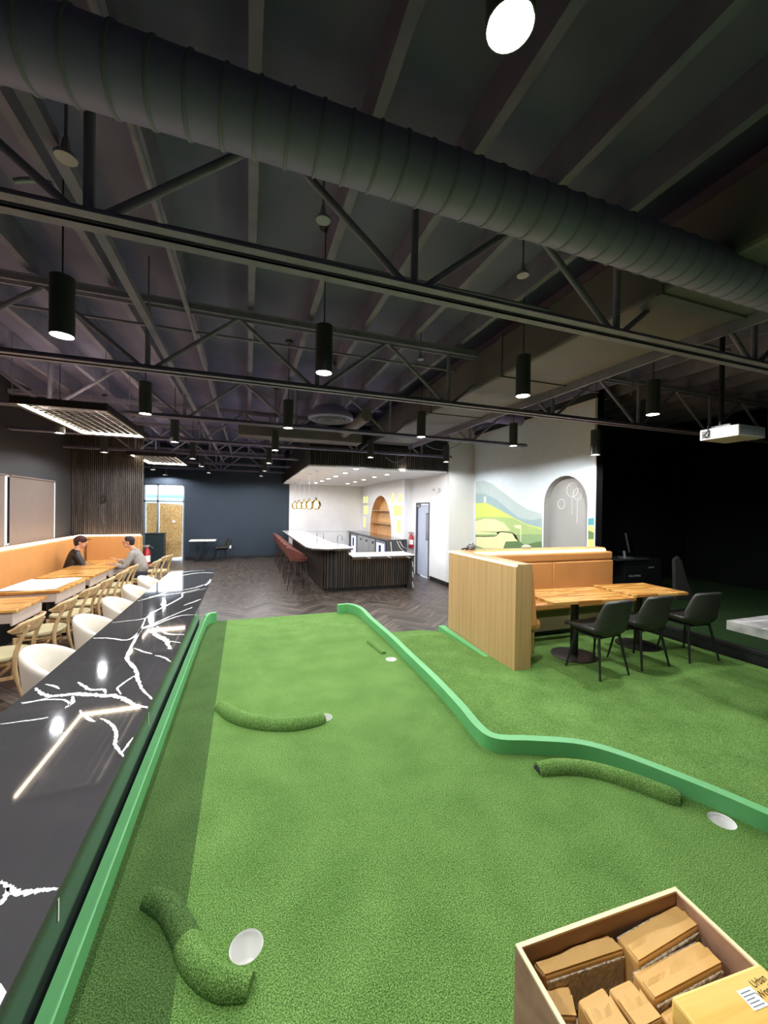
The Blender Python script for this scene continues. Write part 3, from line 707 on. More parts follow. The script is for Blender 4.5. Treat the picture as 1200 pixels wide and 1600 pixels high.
for c in kids(ov):
    if c.name.startswith('canopy'): c.location.z = -0.25
    if c.name.startswith('cable'): c.scale.z = 0.74
for i, (x, y) in enumerate(((-1.19, 1.0), (-2.95, 3.2), (4.4, 1.05))):
    pend(Vector((x, y, 3.05)), 'black cylinder pendant out of frame, ' + ['above the near end of the stone counter', 'over the booth tables at the left edge', 'over the lower turf', 'behind the camera over the lower turf'][i])

# ------------------------------------------------------------------ lit wire frames over the counter
def led_frame(x0, x1, y0, y1, z, label):
    t = thing('led_wire_frame', label, 'light frame', ((x0+x1)/2, (y0+y1)/2, z), 0, 'hanging frames with wire mesh and led edge')
    bw, bh = 0.04, 0.09
    for a in ((x0, y0, x1, y0+bw), (x0, y1-bw, x1, y1), (x0, y0+bw, x0+bw, y1-bw), (x1-bw, y0+bw, x1, y1-bw)):
        MB().box(a[0], a[1], z, a[2], a[3], z+bh).build('frame_bar', 'bmetal', t)
    e = 0.004
    for a in ((x0+bw, y0+bw, x1-bw, y0+bw+e), (x0+bw, y1-bw-e, x1-bw, y1-bw), (x0+bw, y0+bw, x0+bw+e, y1-bw), (x1-bw-e, y0+bw, x1-bw, y1-bw)):
        MB().box(a[0], a[1], z+0.012, a[2], a[3], z+0.045).build('led_strip', 'ledw', t)
    g = MB(); n1 = 9; n2 = 16
    for i in range(1, n1): g.tube([(x0+(x1-x0)*i/n1, y0+bw, z+0.05), (x0+(x1-x0)*i/n1, y1-bw, z+0.05)], 0.005, 5)
    for i in range(1, n2): g.tube([(x0+bw, y0+(y1-y0)*i/n2, z+0.056), (x1-bw, y0+(y1-y0)*i/n2, z+0.056)], 0.005, 5)
    g.build('wire_mesh', 'frame', t, 60)
    for x in (x0+0.02, x1-0.02):
        for y in (y0+0.02, (y0+y1)/2, y1-0.02):
            MB().tube([(x, y, z+bh), (x, y, 4.0)], 0.004, 5).build('hanger_cable', 'frame', t)
led_frame(-2.68, -1.70, 5.80, 7.92, 3.15, 'larger lit wire frame hanging over the booth tables, nearer the camera')
led_frame(-2.70, -1.66, 10.60, 12.7, 3.15, 'smaller-looking lit wire frame hanging before the slatted wall')

# ------------------------------------------------------------------ stone counter
CZ, CX0, CX1, CYN, CYF = 0.78, -1.275, -0.53, -1.2, 5.05
counter = thing('stone_counter', 'long black quartz counter with white lightning veins beside the putting green', 'counter', (-0.9, 3, 0))
top = MB().prism([(CX0, CYN), (CX1, CYN), (CX1, CYF), (-0.56, 7.9), (CX0-0.03, 7.9)], CZ-0.03, CZ).build('countertop', 'stone', counter, bevel=0.003)
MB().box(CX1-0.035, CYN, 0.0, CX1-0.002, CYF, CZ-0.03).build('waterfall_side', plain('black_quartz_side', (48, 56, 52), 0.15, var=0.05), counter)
MB().box(-0.95, CYN, 0.0, -0.85, 7.6, CZ-0.03).build('support_wall', 'bmetal', counter)
random.seed(3)
def vein(pts, wd, taper=True):
    q = [at(*p, Z=CZ) for p in pts]
    q = [Vector((min(max(p.x, CX0+0.004), (CX1 if p.y < CYF else CX1-0.02)-0.004), min(p.y, 7.86), CZ)) for p in q]
    c = catmull(q, 7); n = len(c); L = []; Rr = []
    for i, p in enumerate(c):
        a, b = c[max(i-1, 0)], c[min(i+1, n-1)]; t = (b-a)
        if t.length < 1e-6: t = Vector((0, 1, 0))
        t.normalize(); nn_ = Vector((-t.y, t.x, 0)); s = wd*(0.75+0.5*random.random())*(1 if not taper else 0.45+0.75*math.sin(PI*(i+0.6)/n))
        j = nn_*(random.random()-0.5)*wd*0.4
        L.append(p+j+nn_*s/2); Rr.append(p+j-nn_*s/2)
    cl = lambda p: (min(max(p.x, CX0+0.003), CX1-0.003), p.y, CZ+0.0006)
    mb = MB(); mb.v = [cl(p) for p in L]+[cl(p) for p in Rr]; mb.f = [(i, i+1, n+i+1, n+i) for i in range(n-1)]
    o = mb.build('stone_vein', 'vein', top); return o
A_ = lambda l: [(x/3.529, 820+y/3.529) for x, y in l]
B_ = lambda l: [(x/2.857, 1040+y/2.857) for x, y in l]
for pts, wd in (([(195,900),(240,935),(300,945),(380,935),(450,935),(540,940),(640,945),(690,965),(740,990),(822,1008)], 0.030), ([(115,982),(200,970),(300,945)], 0.010), ([(120,988),(250,965),(350,966),(385,992),(360,1010)], 0.010),
    ([(400,945),(398,980),(370,1005)], 0.018), ([(800,520),(780,570),(720,680),(700,740),(750,800),(755,830),(780,900),(845,960)], 0.022), ([(755,825),(700,860),(650,900),(665,935)], 0.014),
    ([(430,868),(455,885),(500,910),(570,908),(580,930)], 0.018), ([(515,625),(600,625),(700,635),(760,600),(785,570),(850,545),(950,500),(1060,455)], 0.022), ([(785,575),(850,555),(920,525),(1000,500),(1085,495)], 0.018),
    ([(820,580),(870,610),(920,640),(940,685)], 0.040), ([(865,560),(920,600),(1015,605)], 0.022), ([(610,540),(700,530),(800,515),(850,480),(900,455),(1000,400),(1005,380),(1050,370),(1150,350)], 0.018),
    ([(760,420),(880,390),(1000,375),(1100,352)], 0.022), ([(820,400),(900,378),(960,345)], 0.02), ([(880,315),(1000,280),(1100,265),(1185,265)], 0.035), ([(1010,360),(1080,345),(1140,325)], 0.025), ([(1015,445),(1120,410)], 0.02),
    ([(900,300),(1010,262),(1130,250)], 0.03), ([(855,720),(900,730),(945,755)], 0.014), ([(740,680),(790,700),(840,712)], 0.016), ([(250,880),(300,890),(330,905)], 0.014), ([(930,640),(1000,650)], 0.01), ([(1130,335),(1150,320),(1170,300)], 0.03)):
    vein(A_(pts), wd)
for pts, wd in (([(0,965),(40,990),(75,1015),(140,1010),(200,1000),(272,995)], 0.016), ([(35,990),(20,1040),(0,1070)], 0.012), ([(450,235),(500,265),(520,310),(515,350),(555,405)], 0.016), ([(545,390),(600,320)], 0.010),
    ([(0,262),(90,250),(180,238),(215,230)], 0.009), ([(355,200),(400,240),(425,250)], 0.014)):
    vein(B_(pts), wd)
q = [at(*p, Z=CZ) for p in B_([(-60,1400),(5,1420),(55,1450),(20,1520),(0,1530),(-60,1600)])]
MB().prism([(min(p.x, CX1-0.003), p.y) for p in q], CZ+0.0001, CZ+0.0007).build('stone_vein', 'vein', top)
for px, py in ((96, 1388), (233, 1105)):      # veins that run over the edge
    p = at(px, py, Z=CZ); MB().box(CX1-0.0015, p.y-0.004, CZ-0.10, CX1-0.0003, p.y+0.004, CZ-0.03).build('stone_vein', 'vein', top)

# ------------------------------------------------------------------ putting green
TZ, KZ = 0.50, 0.585
green = thing('putting_green', 'raised artificial turf putting green with bright green painted kerbs', 'putting green', (0.5, 2.5, 0))
KP = [(532,949),(558,949),(577,955),(592,972),(612,993),(640,1020),(680,1058),(720,1100),(748,1133),(775,1150),(830,1153),(900,1158),(960,1173),(1050,1206),(1130,1238),(1200,1268)]
kp = [at(*p, Z=KZ) for p in KP]; kp[0] = Vector((1.22, 5.40, KZ)); kp[1] = Vector((1.40, 5.38, KZ)); kp[2] = Vector((1.49, 5.12, KZ)); kp[3] = Vector((1.475, 4.60, KZ))
kp += [Vector((2.40, 0.75, KZ)), Vector((2.55, -1.2, KZ))]
kpath = catmull(kp, 6)
ribbon(MB(), kpath, 0.055, 0.20, KZ).build('kerb', 'kerb', green, 30)
lk = [Vector((-0.493, -1.2, KZ)), Vector((-0.493, 2.0, KZ)), Vector((-0.493, 4.9, KZ)), Vector((-0.485, 5.25, KZ)), Vector((-0.45, 5.40, KZ)), Vector((-0.37, 5.43, KZ))]
ribbon(MB(), catmull(lk, 6), 0.046, 0.0, KZ).build('kerb', 'kerb', green, 30)
out = [(-0.47, -1.2), (-0.47, 4.55)]
edge_r = [(p.x, p.y) for p in kpath if p.y < 4.55]
far_r = [(p.x, p.y) for p in kpath if p.y >= 4.55][::-1]
SX0, SX1 = -0.165, -0.24      # edge of the darker left turf strip, near and far
strip_edge_x = lambda y: SX0+(SX1-SX0)*max(0, y-1.2)/4.2
cups = []
for (px, py) in ((385,1478),(1128,1282),(611,1030),(507,1121)):
    p = at(px, py, Z=TZ); cups.append((p.x, p.y))
CR = 0.054
circ = lambda c, r, n=28: [(c[0]+r*math.cos(2*PI*k/n), c[1]+r*math.sin(2*PI*k/n)) for k in range(n)]
xr = edge_r[0][0]
main = [(strip_edge_x(-1.2), -1.2)]+edge_r[::-1]+[(xr, 4.55), (strip_edge_x(4.55), 4.55)]
poly_holes('turf_sheet', main, [circ(c, CR) for c in cups], 'turf', lambda x, y: (x, y, TZ), green)
MB().add([(-0.47,-1.2,TZ),(strip_edge_x(-1.2),-1.2,TZ),(strip_edge_x(4.55),4.55,TZ),(-0.47,4.55,TZ),(strip_edge_x(5.5),5.5,TZ-0.05),(-0.47,5.5,TZ-0.05)], [(0,1,2,3),(3,2,4,5)]).build('turf_strip', 'turf_darker', green)
MB().add([(strip_edge_x(4.55),4.55,TZ),(xr,4.55,TZ),(1.45,5.38,TZ-0.045),(1.2,5.5,TZ-0.05),(strip_edge_x(5.5),5.5,TZ-0.05),(1.2,5.53,0.0),(-0.47,5.53,0.0),(-0.47,5.5,TZ-0.05)], [(0,1,2,3,4),(4,3,5,6,7)]).build('turf_ramp', 'turf', green)
base = [(-0.51, -1.2)]+[(p.x, p.y) for p in kpath][::-1]+[(-0.51, 5.4)]
MB().prism(base, 0.0, TZ-0.16).build('platform_base', 'kerb', green)
for c in cups:
    cu = MB().lathe([(CR, 0.0), (CR*0.98, -0.004), (CR*0.94, -0.10), (CR*0.70, -0.11), (CR*0.62, -0.112), (0.0, -0.112)], (c[0], c[1], TZ), 28, caps=False).build('cup', 'cupgrey', green, 50)
    MB().lathe([(CR*0.985, -0.006), (CR*0.955, -0.006), (CR*0.95, -0.012)], (c[0], c[1], TZ), 28, caps=False).build('cup_rim', 'plastic', cu, 50)
def bump(px, r, ends=(1, 1), split=None):
    p = [at(x, y, Z=TZ) for x, y in px]; c = catmull(p, 8); n = len(c)
    rs = [r*min(1.0, 0.82+0.5*math.sin(PI*i/(n-1))) for i in range(n)]
    up = [q+Vector((0, 0, r*0.05)) for q in c]
    k = 0 if split is None else next(i for i, q in enumerate(c) if q.x > strip_edge_x(q.y)+split)
    if k: MB().tube(up[:k+1], rs[:k+1], 18).build('turf_bump', 'turf_darker', green, 60)
    MB().tube(up[k:], rs[k:], 18).build('turf_bump', 'turf', green, 60)
    for on, a, b, rr in ((ends[0], up[0], up[1], rs[0]), (ends[1], up[-1], up[-2], rs[-1])):
        if not on: continue
        d = (a-b).normalized()
        MB().tube([a-d*0.004, a+d*0.003], rr*0.72, 16).build('bump_end', 'blackwall', green)
bump([(345,1106),(372,1124),(410,1134),(455,1136),(490,1130),(503,1124)], 0.056, (1, 0))
bump([(840,1206),(880,1202),(930,1208),(990,1226),(1035,1243),(1062,1252)], 0.052)
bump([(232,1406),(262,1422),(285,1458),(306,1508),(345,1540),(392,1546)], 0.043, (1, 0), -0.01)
bump([(576,1003),(588,1012),(600,1022)], 0.03, (0, 0))

# ------------------------------------------------------------------ lower turf, booth platform and bay stage
RZ = 0.22
lower = thing('lower_turf', 'lower green turf area around the booth and black chairs', 'turf', (4, 3, 0))
kx = [(p.x, p.y) for p in kpath if p.y < 5.0]
poly = [(1.55, 4.85), (2.52, 4.85), (2.70, 4.85), (5.5, 4.85), (5.55, -1.2), (2.58, -1.2)]+kx[::-1]
MB().prism(poly, 0.0, RZ).build('turf_bed', 'turf', lower)
MB().add([(1.55,4.85,RZ),(2.70,4.85,RZ),(2.50,5.35,RZ-0.10),(1.9,5.38,RZ-0.10),(1.55,5.38,RZ-0.10),(2.50,5.37,0),(1.55,5.40,0),(2.70,4.85,0)], [(0,1,2,3,4),(4,3,2,5,6),(1,7,5,2)]).build('turf_ramp', 'turf', lower)
MB().add([(2.62,5.0,0.05),(2.72,5.0,0.05),(2.72,3.9,0.05),(2.66,3.9,0.05),(2.62,5.0,RZ+0.055),(2.72,5.0,RZ+0.055),(2.72,3.9,RZ+0.002),(2.66,3.9,RZ+0.002)], [(3,2,1,0),(4,5,6,7),(0,1,5,4),(1,2,6,5),(2,3,7,6),(3,0,4,7)]).build('edging_board', 'kerb', lower)
stage = thing('simulator_stage', 'black edged low stage with dark turf in the simulator bay', 'stage', (7.5, 3, 0))
MB().box(5.56, -1.2, 0.0, 10.4, 6.65, RZ+0.10).build('stage_body', 'bmetal', stage)
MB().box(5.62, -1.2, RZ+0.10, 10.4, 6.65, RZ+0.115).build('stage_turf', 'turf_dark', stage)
MB().box(5.565, -1.2, RZ+0.10, 5.62, 4.9, RZ+0.16).build('stage_edge', 'bmetal', stage, bevel=0.01)

# ------------------------------------------------------------------ oak booth on the turf
bx0, by0, by1, bx1, bz = 2.74, 3.46, 4.93, 5.50, 1.37
booth = thing('corner_booth', 'oak clad corner booth with tan leather backs on the turf', 'booth', (3.5, 4.4, RZ))
n = 13; pw = (by1-by0)/n
pl = MB().box(-0.012, 0.0003, RZ, 0.0, pw-0.0003, bz-0.02).build('plank', 'oak', booth)
pl.matrix_parent_inverse = mw(booth).inverted()
for i in range(n):
    o = pl if i == 0 else pl.copy()
    if i: COL.objects.link(o)
    o.location = (bx0+0.012, by0+i*pw, 0)
MB().box(bx0+0.012, by0, RZ, bx0+0.215, by1, bz-0.02).build('end_wall', 'oak', booth)
MB().box(bx0+0.215, by1-0.19, RZ, bx1, by1, bz-0.005).build('back_wall', 'oak', booth)
MB().box(bx0+0.02, by0, bz-0.02, bx0+0.215, by1, bz).build('cap_board', 'oak_h', booth)
MB().box(bx0+0.215, by1-0.19, bz-0.005, bx1, by1, bz+0.01).build('cap_board', 'oak', booth)
MB().box(bx0-0.004, by0+0.004, bz-0.022, bx0+0.02, by1, bz-0.004).build('led_strip', 'led', booth)
MB().box(bx0+0.30, by1-0.215, bz-0.035, bx1-0.02, by1-0.19, bz-0.015).build('led_strip', 'led', booth)
MB().box(bx0+0.24, by1-0.33, 1.20, bx1+0.01, by1-0.19, bz-0.04).build('back_cushion', 'tan', booth, 40, bevel=0.03, seg=3)
for x0, x1 in ((bx0+0.24, 4.30), (4.305, bx1+0.01)):
    MB().box(x0, by1-0.34, RZ+0.42, x1, by1-0.19, 1.195).build('back_cushion', 'tan', booth, 40, bevel=0.02, seg=3)
MB().add([(bx0+0.215,by0+0.03,0.66),(bx0+0.33,by0+0.03,0.66),(bx0+0.33,by1-0.34,0.66),(bx0+0.215,by1-0.34,0.66),(bx0+0.215,by0+0.03,bz-0.03),(bx0+0.26,by0+0.03,bz-0.03),(bx0+0.26,by1-0.34,bz-0.03),(bx0+0.215,by1-0.34,bz-0.03)], [(3,2,1,0),(4,5,6,7),(0,1,5,4),(1,2,6,5),(2,3,7,6),(3,0,4,7)]).build('back_cushion', 'tan', booth, 40, bevel=0.015, seg=3)
def rnd_poly(x0, y0, x1, y1, r, n=6):
    o = []
    for cx, cy, a0 in ((x1-r, y1-r, 0), (x0+r, y1-r, PI/2), (x0+r, y0+r, PI), (x1-r, y0+r, 3*PI/2)):
        o += [(cx+r*math.cos(a0+PI/2*k/n), cy+r*math.sin(a0+PI/2*k/n)) for k in range(n+1)]
    return o
MB().prism(rnd_poly(bx0+0.22, by0+0.10, bx0+0.50, by1-0.2, 0.13), RZ+0.37, RZ+0.47).build('seat_cushion', 'tan', booth, 40, bevel=0.03, seg=3)
MB().box(bx0+0.45, 4.22, RZ+0.37, bx1, by1-0.2, RZ+0.47).build('seat_cushion', 'tan', booth, 40, bevel=0.03, seg=3)
MB().prism(rnd_poly(bx0+0.22, by0+0.16, bx0+0.46, by1-0.2, 0.11), RZ+0.08, RZ+0.37).build('seat_base', 'oak', booth, 40)
MB().box(bx0+0.40, 4.28, RZ+0.08, bx1, by1-0.2, RZ+0.37).build('seat_base', plain('olive_laminate', (120, 112, 78), 0.6), booth)
MB().box(bx0+0.22, by0+0.22, RZ, bx0+0.40, by1-0.25, RZ+0.08).box(bx0+0.40, 4.34, RZ, bx1, by1-0.25, RZ+0.08).build('toe_kick', 'bmetal', booth)
# things on the booth ledge
rk = thing('crumpled_bag', 'crumpled grey plastic bag on the booth ledge by the white wall', 'bag', (3.05, 4.86, bz+0.01))
random.seed(5)
mb = MB().ball((3.06, 4.86, bz+0.055), 0.075, 12, 8, (1, 0.8, 0.7))
mb.v = [tuple(Vector(v)+Vector((random.uniform(-.012,.012), random.uniform(-.012,.012), random.uniform(-.008,.008)))) for v in mb.v]
mb.build('bag_body', plain('grey_film', (120, 116, 116), 0.3, var=0.3, scale=20), rk)
MB().tube(catmull([(2.90, 4.86, bz+0.02), (2.94, 4.84, bz+0.035), (2.99, 4.87, bz+0.02), (3.02, 4.85, bz+0.03)], 5), 0.012, 6).build('strap', 'bmetal', rk, 60)
tag(MB().ball((4.05, 4.88, bz+0.028), 0.09, 12, 8, (1.0, 0.5, 0.42)).build('folded_cloth', plain('pale_cloth', (176, 182, 158), 0.9), smooth=60), 'small pale folded cloth on the booth ledge under the painted flag', 'cloth')

# ------------------------------------------------------------------ booth tables on the turf
def ped_table(name, label, cx, cy, sx, sy, z0, h, rz, group, mat='butcher', baser=0.26):
    t = thing(name, label, 'table', (cx, cy, z0), rz, group)
    def put(o): o.parent = t; o.matrix_parent_inverse = Matrix.Identity(4); return o
    put(MB().box(-sx/2, -sy/2, h-0.035, sx/2, sy/2, h).build('table_top', mat, bevel=0.004))
    put(MB().tube([(0, 0, 0.02), (0, 0, h-0.05)], 0.045, 20).build('column', 'bmetal', smooth=50))
    put(MB().lathe([(0.0, 0.02), (0.06, 0.022), (baser-0.02, 0.012), (baser, 0.006), (baser, 0.0)], n=32).build('base_plate', 'bmetal', smooth=40))
    put(MB().box(-0.18, -0.03, h-0.06, 0.18, 0.03, h-0.035).box(-0.03, -0.18, h-0.06, 0.03, 0.18, h-0.035).build('top_bracket', 'bmetal'))
    return t
ped_table('booth_table', 'wider wooden pedestal table nearer the oak end wall of the booth', 3.74, 3.63, 1.14, 0.66, RZ, 0.74, math.radians(-4), 'wooden tables at the oak booth')
ped_table('booth_table', 'smaller wooden pedestal table towards the black bay', 4.84, 3.66, 0.86, 0.64, RZ, 0.74, math.radians(-5), 'wooden tables at the oak booth')
# black chairs
bc = thing('black_chair', '', 'chair')
prof = [(.25,.475,.225),(.20,.47,.235),(.08,.445,.24),(-.08,.43,.24),(-.17,.44,.24),(-.22,.50,.235),(-.25,.60,.225),(-.275,.72,.205),(-.295,.80,.19),(-.30,.83,.175)]
def bshell(u, v):
    f_ = v*(len(prof)-1); i = min(int(f_), len(prof)-2); t = f_-i
    y, z, w2 = [prof[i][k]*(1-t)+prof[i+1][k]*t for k in range(3)]
    s = 2*u-1; k = abs(s)**3
    bk = min(1, max(0, (v-0.42)/0.2)); st = 1-bk
    fr_ = min(1, v/0.3)
    return (w2*s, y+0.10*k*bk*(1-0.55*max(0, (v-0.6)/0.4)), z+0.085*k*st*fr_+0.03*k*bk*(1-v)*1.5-0.02*k*max(0, (v-0.85)/0.15))
MB().surf(bshell, 13, 19).build('seat_shell', 'bleather', bc, 180, solid=0.045, sub=1)
for sx in (-1, 1):
    for sy in (-1, 1):
        MB().tube([(sx*0.15, sy*0.14, 0.425), (sx*0.215, sy*0.215, 0.0)], [0.015, 0.010], 10).build('leg', 'bmetal', bc, 60)
MB().box(-0.16, -0.15, 0.405, 0.16, 0.15, 0.42).build('underframe', 'bmetal', bc)
used = []
for i, (x, y, rz) in enumerate(((3.62, 3.20, 0.05), (4.29, 3.24, 0.0), (5.06, 3.20, -0.12))):
    place(bc, used, (x, y, RZ), rz, ['black leatherette chair nearest the oak booth end', 'middle black leatherette chair at the booth tables', 'black leatherette chair beside the stage edge'][i], 'black chairs at the booth tables')

# ------------------------------------------------------------------ simulator bay things
k = at(985, 873, Z=1.06); kx0, ky0 = k.x, k.y
kio = thing('simulator_kiosk', 'black kiosk cabinet with flat top in the dark bay', 'kiosk', (kx0, ky0, RZ+0.115))
KF = RZ+0.115
MB().box(kx0-0.12, ky0, KF, kx0+0.85, ky0+0.5, 1.04).build('cabinet', plain('kiosk_black', (20, 21, 23), 0.5), kio)
MB().box(kx0-0.42, ky0-0.06, 1.04, kx0+0.42, ky0+0.45, 1.06).build('kiosk_top', plain('kiosk_top_grey', (58, 60, 62), 0.3), kio)
MB().box(kx0+0.50, ky0-0.012, 0.86, kx0+0.64, ky0, 0.885).build('handle', 'frame', kio)
text('lettering', 'FULL SWING', 0.055, 'inkw', kio, Matrix.Translation((kx0+0.12, ky0-0.004, 0.72)) @ Matrix.Rotation(PI/2, 4, 'X'))
mo = thing('monitor', 'black monitor on a pale stand on the dark kiosk', 'monitor', (kx0+0.1, ky0+0.2, 1.06))
rm = Matrix.Rotation(math.radians(-14), 3, 'X') @ Matrix.Rotation(math.radians(30), 3, 'Z')
MB().obox((kx0+0.22, ky0+0.18, 1.33), (0.62, 0.03, 0.38), rm).build('screen', plain('screen_black', (10, 11, 12), 0.25), mo)
MB().box(kx0-0.02, ky0+0.06, 1.06, kx0+0.16, ky0+0.26, 1.07).tube([(kx0+0.05, ky0+0.16, 1.07), (kx0+0.03, ky0+0.16, 1.19)], 0.025, 10).build('stand', 'steel_light', mo, 50)
wp = [at(x, y, Y=5.0) for x, y in ((1052,874),(1058,869),(1063,876),(1072,908),(1082,960),(1086,1000),(1052,1000))]
pn = tag(MB().prism([(p.x, max(p.z, KF)) for p in wp], 4.97, 5.03, lambda x, z, y: (x, y, z)).build('fabric_panel', plain('charcoal_fabric', (58, 58, 54), 0.9), bevel=0.01), 'tapered charcoal fabric panel standing behind the black chairs', 'panel')
c = at(1135, 969, Z=0.97)
mt = thing('marble_table', 'grey veined stone table at the right edge of the bay', 'table', (c.x+0.5, c.y-0.5, KF))
MB().box(c.x, c.y-1.3, 0.885, c.x+0.75, c.y, 0.97).build('table_top', 'gmarble', mt, bevel=0.004)
MB().box(c.x+0.2, c.y-1.1, KF, c.x+0.6, c.y-0.25, 0.885).build('pedestal', 'bmetal', mt)
random.seed(11)
for i in range(5):
    y0 = c.y-0.05-i*0.22; pts = [(c.x+0.75*t, y0-0.2*t+random.uniform(-.04,.04), 0.9708) for t in (0, .25, .5, .75, 1)]
    ribbon(MB(), catmull(pts, 4), 0.012, 0.9702, 0.9706).build('stone_vein', 'vein', mt)
pj = thing('projector', 'white box projector hanging from a black pole in the dark bay', 'projector', (5.08, 2.78, 2.78))
MB().box(4.85, 2.60, 2.78, 5.30, 2.97, 2.90).build('housing', 'projwhite', pj, bevel=0.006)
MB().tube([(5.0, 2.85, 2.93), (5.0, 2.85, 4.2)], 0.025, 12).build('pole', 'bmetal', pj, 50)
MB().box(4.93, 2.72, 2.90, 5.10, 2.90, 2.935).build('mount', 'bmetal', pj)
MB().box(4.846, 2.86, 2.795, 4.85, 2.95, 2.88).build('connector_panel', plain('panel_dark', (60, 60, 58), 0.6), pj)
MB().box(4.86, 2.594, 2.80, 5.29, 2.60, 2.885).build('side_vent', plain('vent_grey', (120, 128, 126), 0.5), pj)
MB().tube(catmull([(4.845, 2.93, 2.84), (4.80, 2.91, 2.82), (4.83, 2.88, 2.87), (4.88, 2.90, 2.95), (5.0, 2.86, 3.0)], 6), 0.006, 6).build('cable', 'bmetal', pj, 60)

# ------------------------------------------------------------------ left booth
LX, LZ, SYB = -3.55, 1.22, 10.88
lb = thing('wall_booth', 'long tan leather wall booth with glowing top edge under the windows', 'booth', (-3.5, 7, 0))
MB().box(XL+0.003, 2.0, 0, LX-0.10, YS-0.035, LZ).box(LX-0.10, SYB+0.02, 0, -2.46, YS-0.035, LZ).build('back_frame', 'oak_h', lb)
MB().box(LX-0.16, 2.0, LZ, LX-0.10, SYB, LZ+0.03).box(LX-0.16, SYB, LZ, -2.47, SYB+0.05, LZ+0.03).build('led_strip', 'led', lb)
y = 2.0
while y < SYB-0.2:
    y2 = min(y+1.45, SYB-0.02); 
    MB().box(LX-0.10, y+0.004, 0.44, LX, y2-0.004, LZ).build('back_cushion', 'tan', lb, 40, bevel=0.02, seg=3); y += 1.45
MB().box(LX, SYB-0.08, 0.44, -2.47, SYB+0.02, LZ).build('back_cushion', 'tan', lb, 40, bevel=0.02, seg=3)
MB().box(LX, 2.0, 0.36, LX+0.48, SYB-0.08, 0.47).build('seat_cushion', 'tan', lb, 40, bevel=0.03, seg=3)
MB().box(LX+0.48, SYB-0.56, 0.36, -2.50, SYB-0.08, 0.47).build('seat_cushion', 'tan', lb, 40, bevel=0.03, seg=3)
MB().box(LX, 2.0, 0.0, LX+0.42, SYB-0.08, 0.36).box(LX+0.42, SYB-0.50, 0, -2.50, SYB-0.08, 0.36).build('seat_base', 'bmetal', lb)
# tables along it
def wall_table(y0, y1, label):
    t = thing('dining_table', label, 'table', (-2.84, (y0+y1)/2, 0), 0, 'wooden tables along the wall booth')
    MB().box(-3.24, y0, 0.728, -2.45, y1, 0.76).build('table_top', 'butcher', t, bevel=0.003)
    MB().box(-2.52, y0+0.03, 0.57, -2.50, y1-0.03, 0.728).build('apron', 'apron', t)
    MB().box(-3.15, y0+0.03, 0.60, -2.52, y0+0.05, 0.728).build('apron', 'apron', t)
    ym = (y0+y1)/2
    MB().box(-2.9, ym-0.05, 0.015, -2.8, ym+0.05, 0.728).build('column', 'bmetal', t)
    MB().box(-3.08, ym-0.04, 0.0, -2.55, ym+0.04, 0.03).box(-2.9, ym-0.28, 0.0, -2.8, ym+0.28, 0.028).build('base', 'bmetal', t)
TB = [(4.35, 5.05), (5.48, 6.2), (6.55, 7.62), (7.76, 8.62), (8.74, 9.98)]
for i, (a, b) in enumerate(TB):
    wall_table(a, b, ['wooden booth table cut off by the left photo edge', 'bare wooden booth table between the cut-off table and the plans', 'wooden booth table with large paper plans on it', 'bare wooden booth table between the plans and the two men', 'wooden booth table the two men sit at'][i])
ps = thing('paper_plans', 'large white paper plans spread over a booth table', 'paper', (-2.9, 7.05, 0.76))
random.seed(2)
def sheet(u, v): return (-3.20+0.66*u, 6.62+0.95*v+0.03*u, 0.765+0.006*math.sin(7*u+3*v)+0.012*max(0, 0.15-u)*6)
MB().surf(sheet, 12, 14).build('sheet', 'paper', ps, 180, solid=0.002)
MB().tube(catmull([(-2.62, 7.50, 0.78), (-2.66, 7.30, 0.779), (-2.72, 7.05, 0.778)], 5), 0.010, 8).build('rolled_edge', 'paper', ps, 60)
# wooden chairs
wc = thing('wooden_chair', '', 'chair')
MB().prism([(0.225*math.copysign(abs(math.cos(a))**0.7, math.cos(a)), 0.21*math.copysign(abs(math.sin(a))**0.7, math.sin(a))) for a in [2*PI*k/24 for k in range(24)]], 0.43, 0.475).build('seat', 'cream', wc, 50, bevel=0.018, seg=3)
MB().box(-0.19, -0.17, 0.385, 0.19, 0.18, 0.43).build('seat_rail', 'ash', wc, bevel=0.01)
for sx in (-1, 1):
    MB().tube([(sx*0.19, 0.18, 0.43), (sx*0.205, 0.20, 0.0)], [0.020, 0.013], 10).build('front_leg', 'ash', wc, 60)
    MB().tube(catmull([(sx*0.21, -0.27, 0.0), (sx*0.20, -0.20, 0.25), (sx*0.195, -0.18, 0.45), (sx*0.18, -0.21, 0.60), (sx*0.165, -0.275, 0.76)], 5), [0.014]*5+[0.02]*11+[0.018]*5, 10).build('rear_leg', 'ash', wc, 60)
    MB().bar((sx*0.20, 0.19, 0.24), (sx*0.20, -0.20, 0.28), 0.018, 0.03).build('side_stretcher', 'ash', wc)
MB().bar((-0.20, 0.0, 0.26), (0.20, 0.0, 0.26), 0.016, 0.026).build('cross_stretcher', 'ash', wc)
def rail(u, v):
    s = 2*u-1; h = 0.062*(max(0, 1-abs(s)**3.2))**0.5+0.010
    return (0.275*s, -0.295+0.11*s*s-0.03*(2*v-1), 0.752+h*(2*v-1))
MB().surf(rail, 21, 7).build('top_rail', 'ash', wc, 180, solid=0.022)
used = []
WC = [(4.05, 1.65), (4.88, 1.62), (5.70, 1.60), (6.47, 1.55), (7.12, 1.6), (7.87, 1.6), (8.55, 1.58), (9.25, 1.56)]
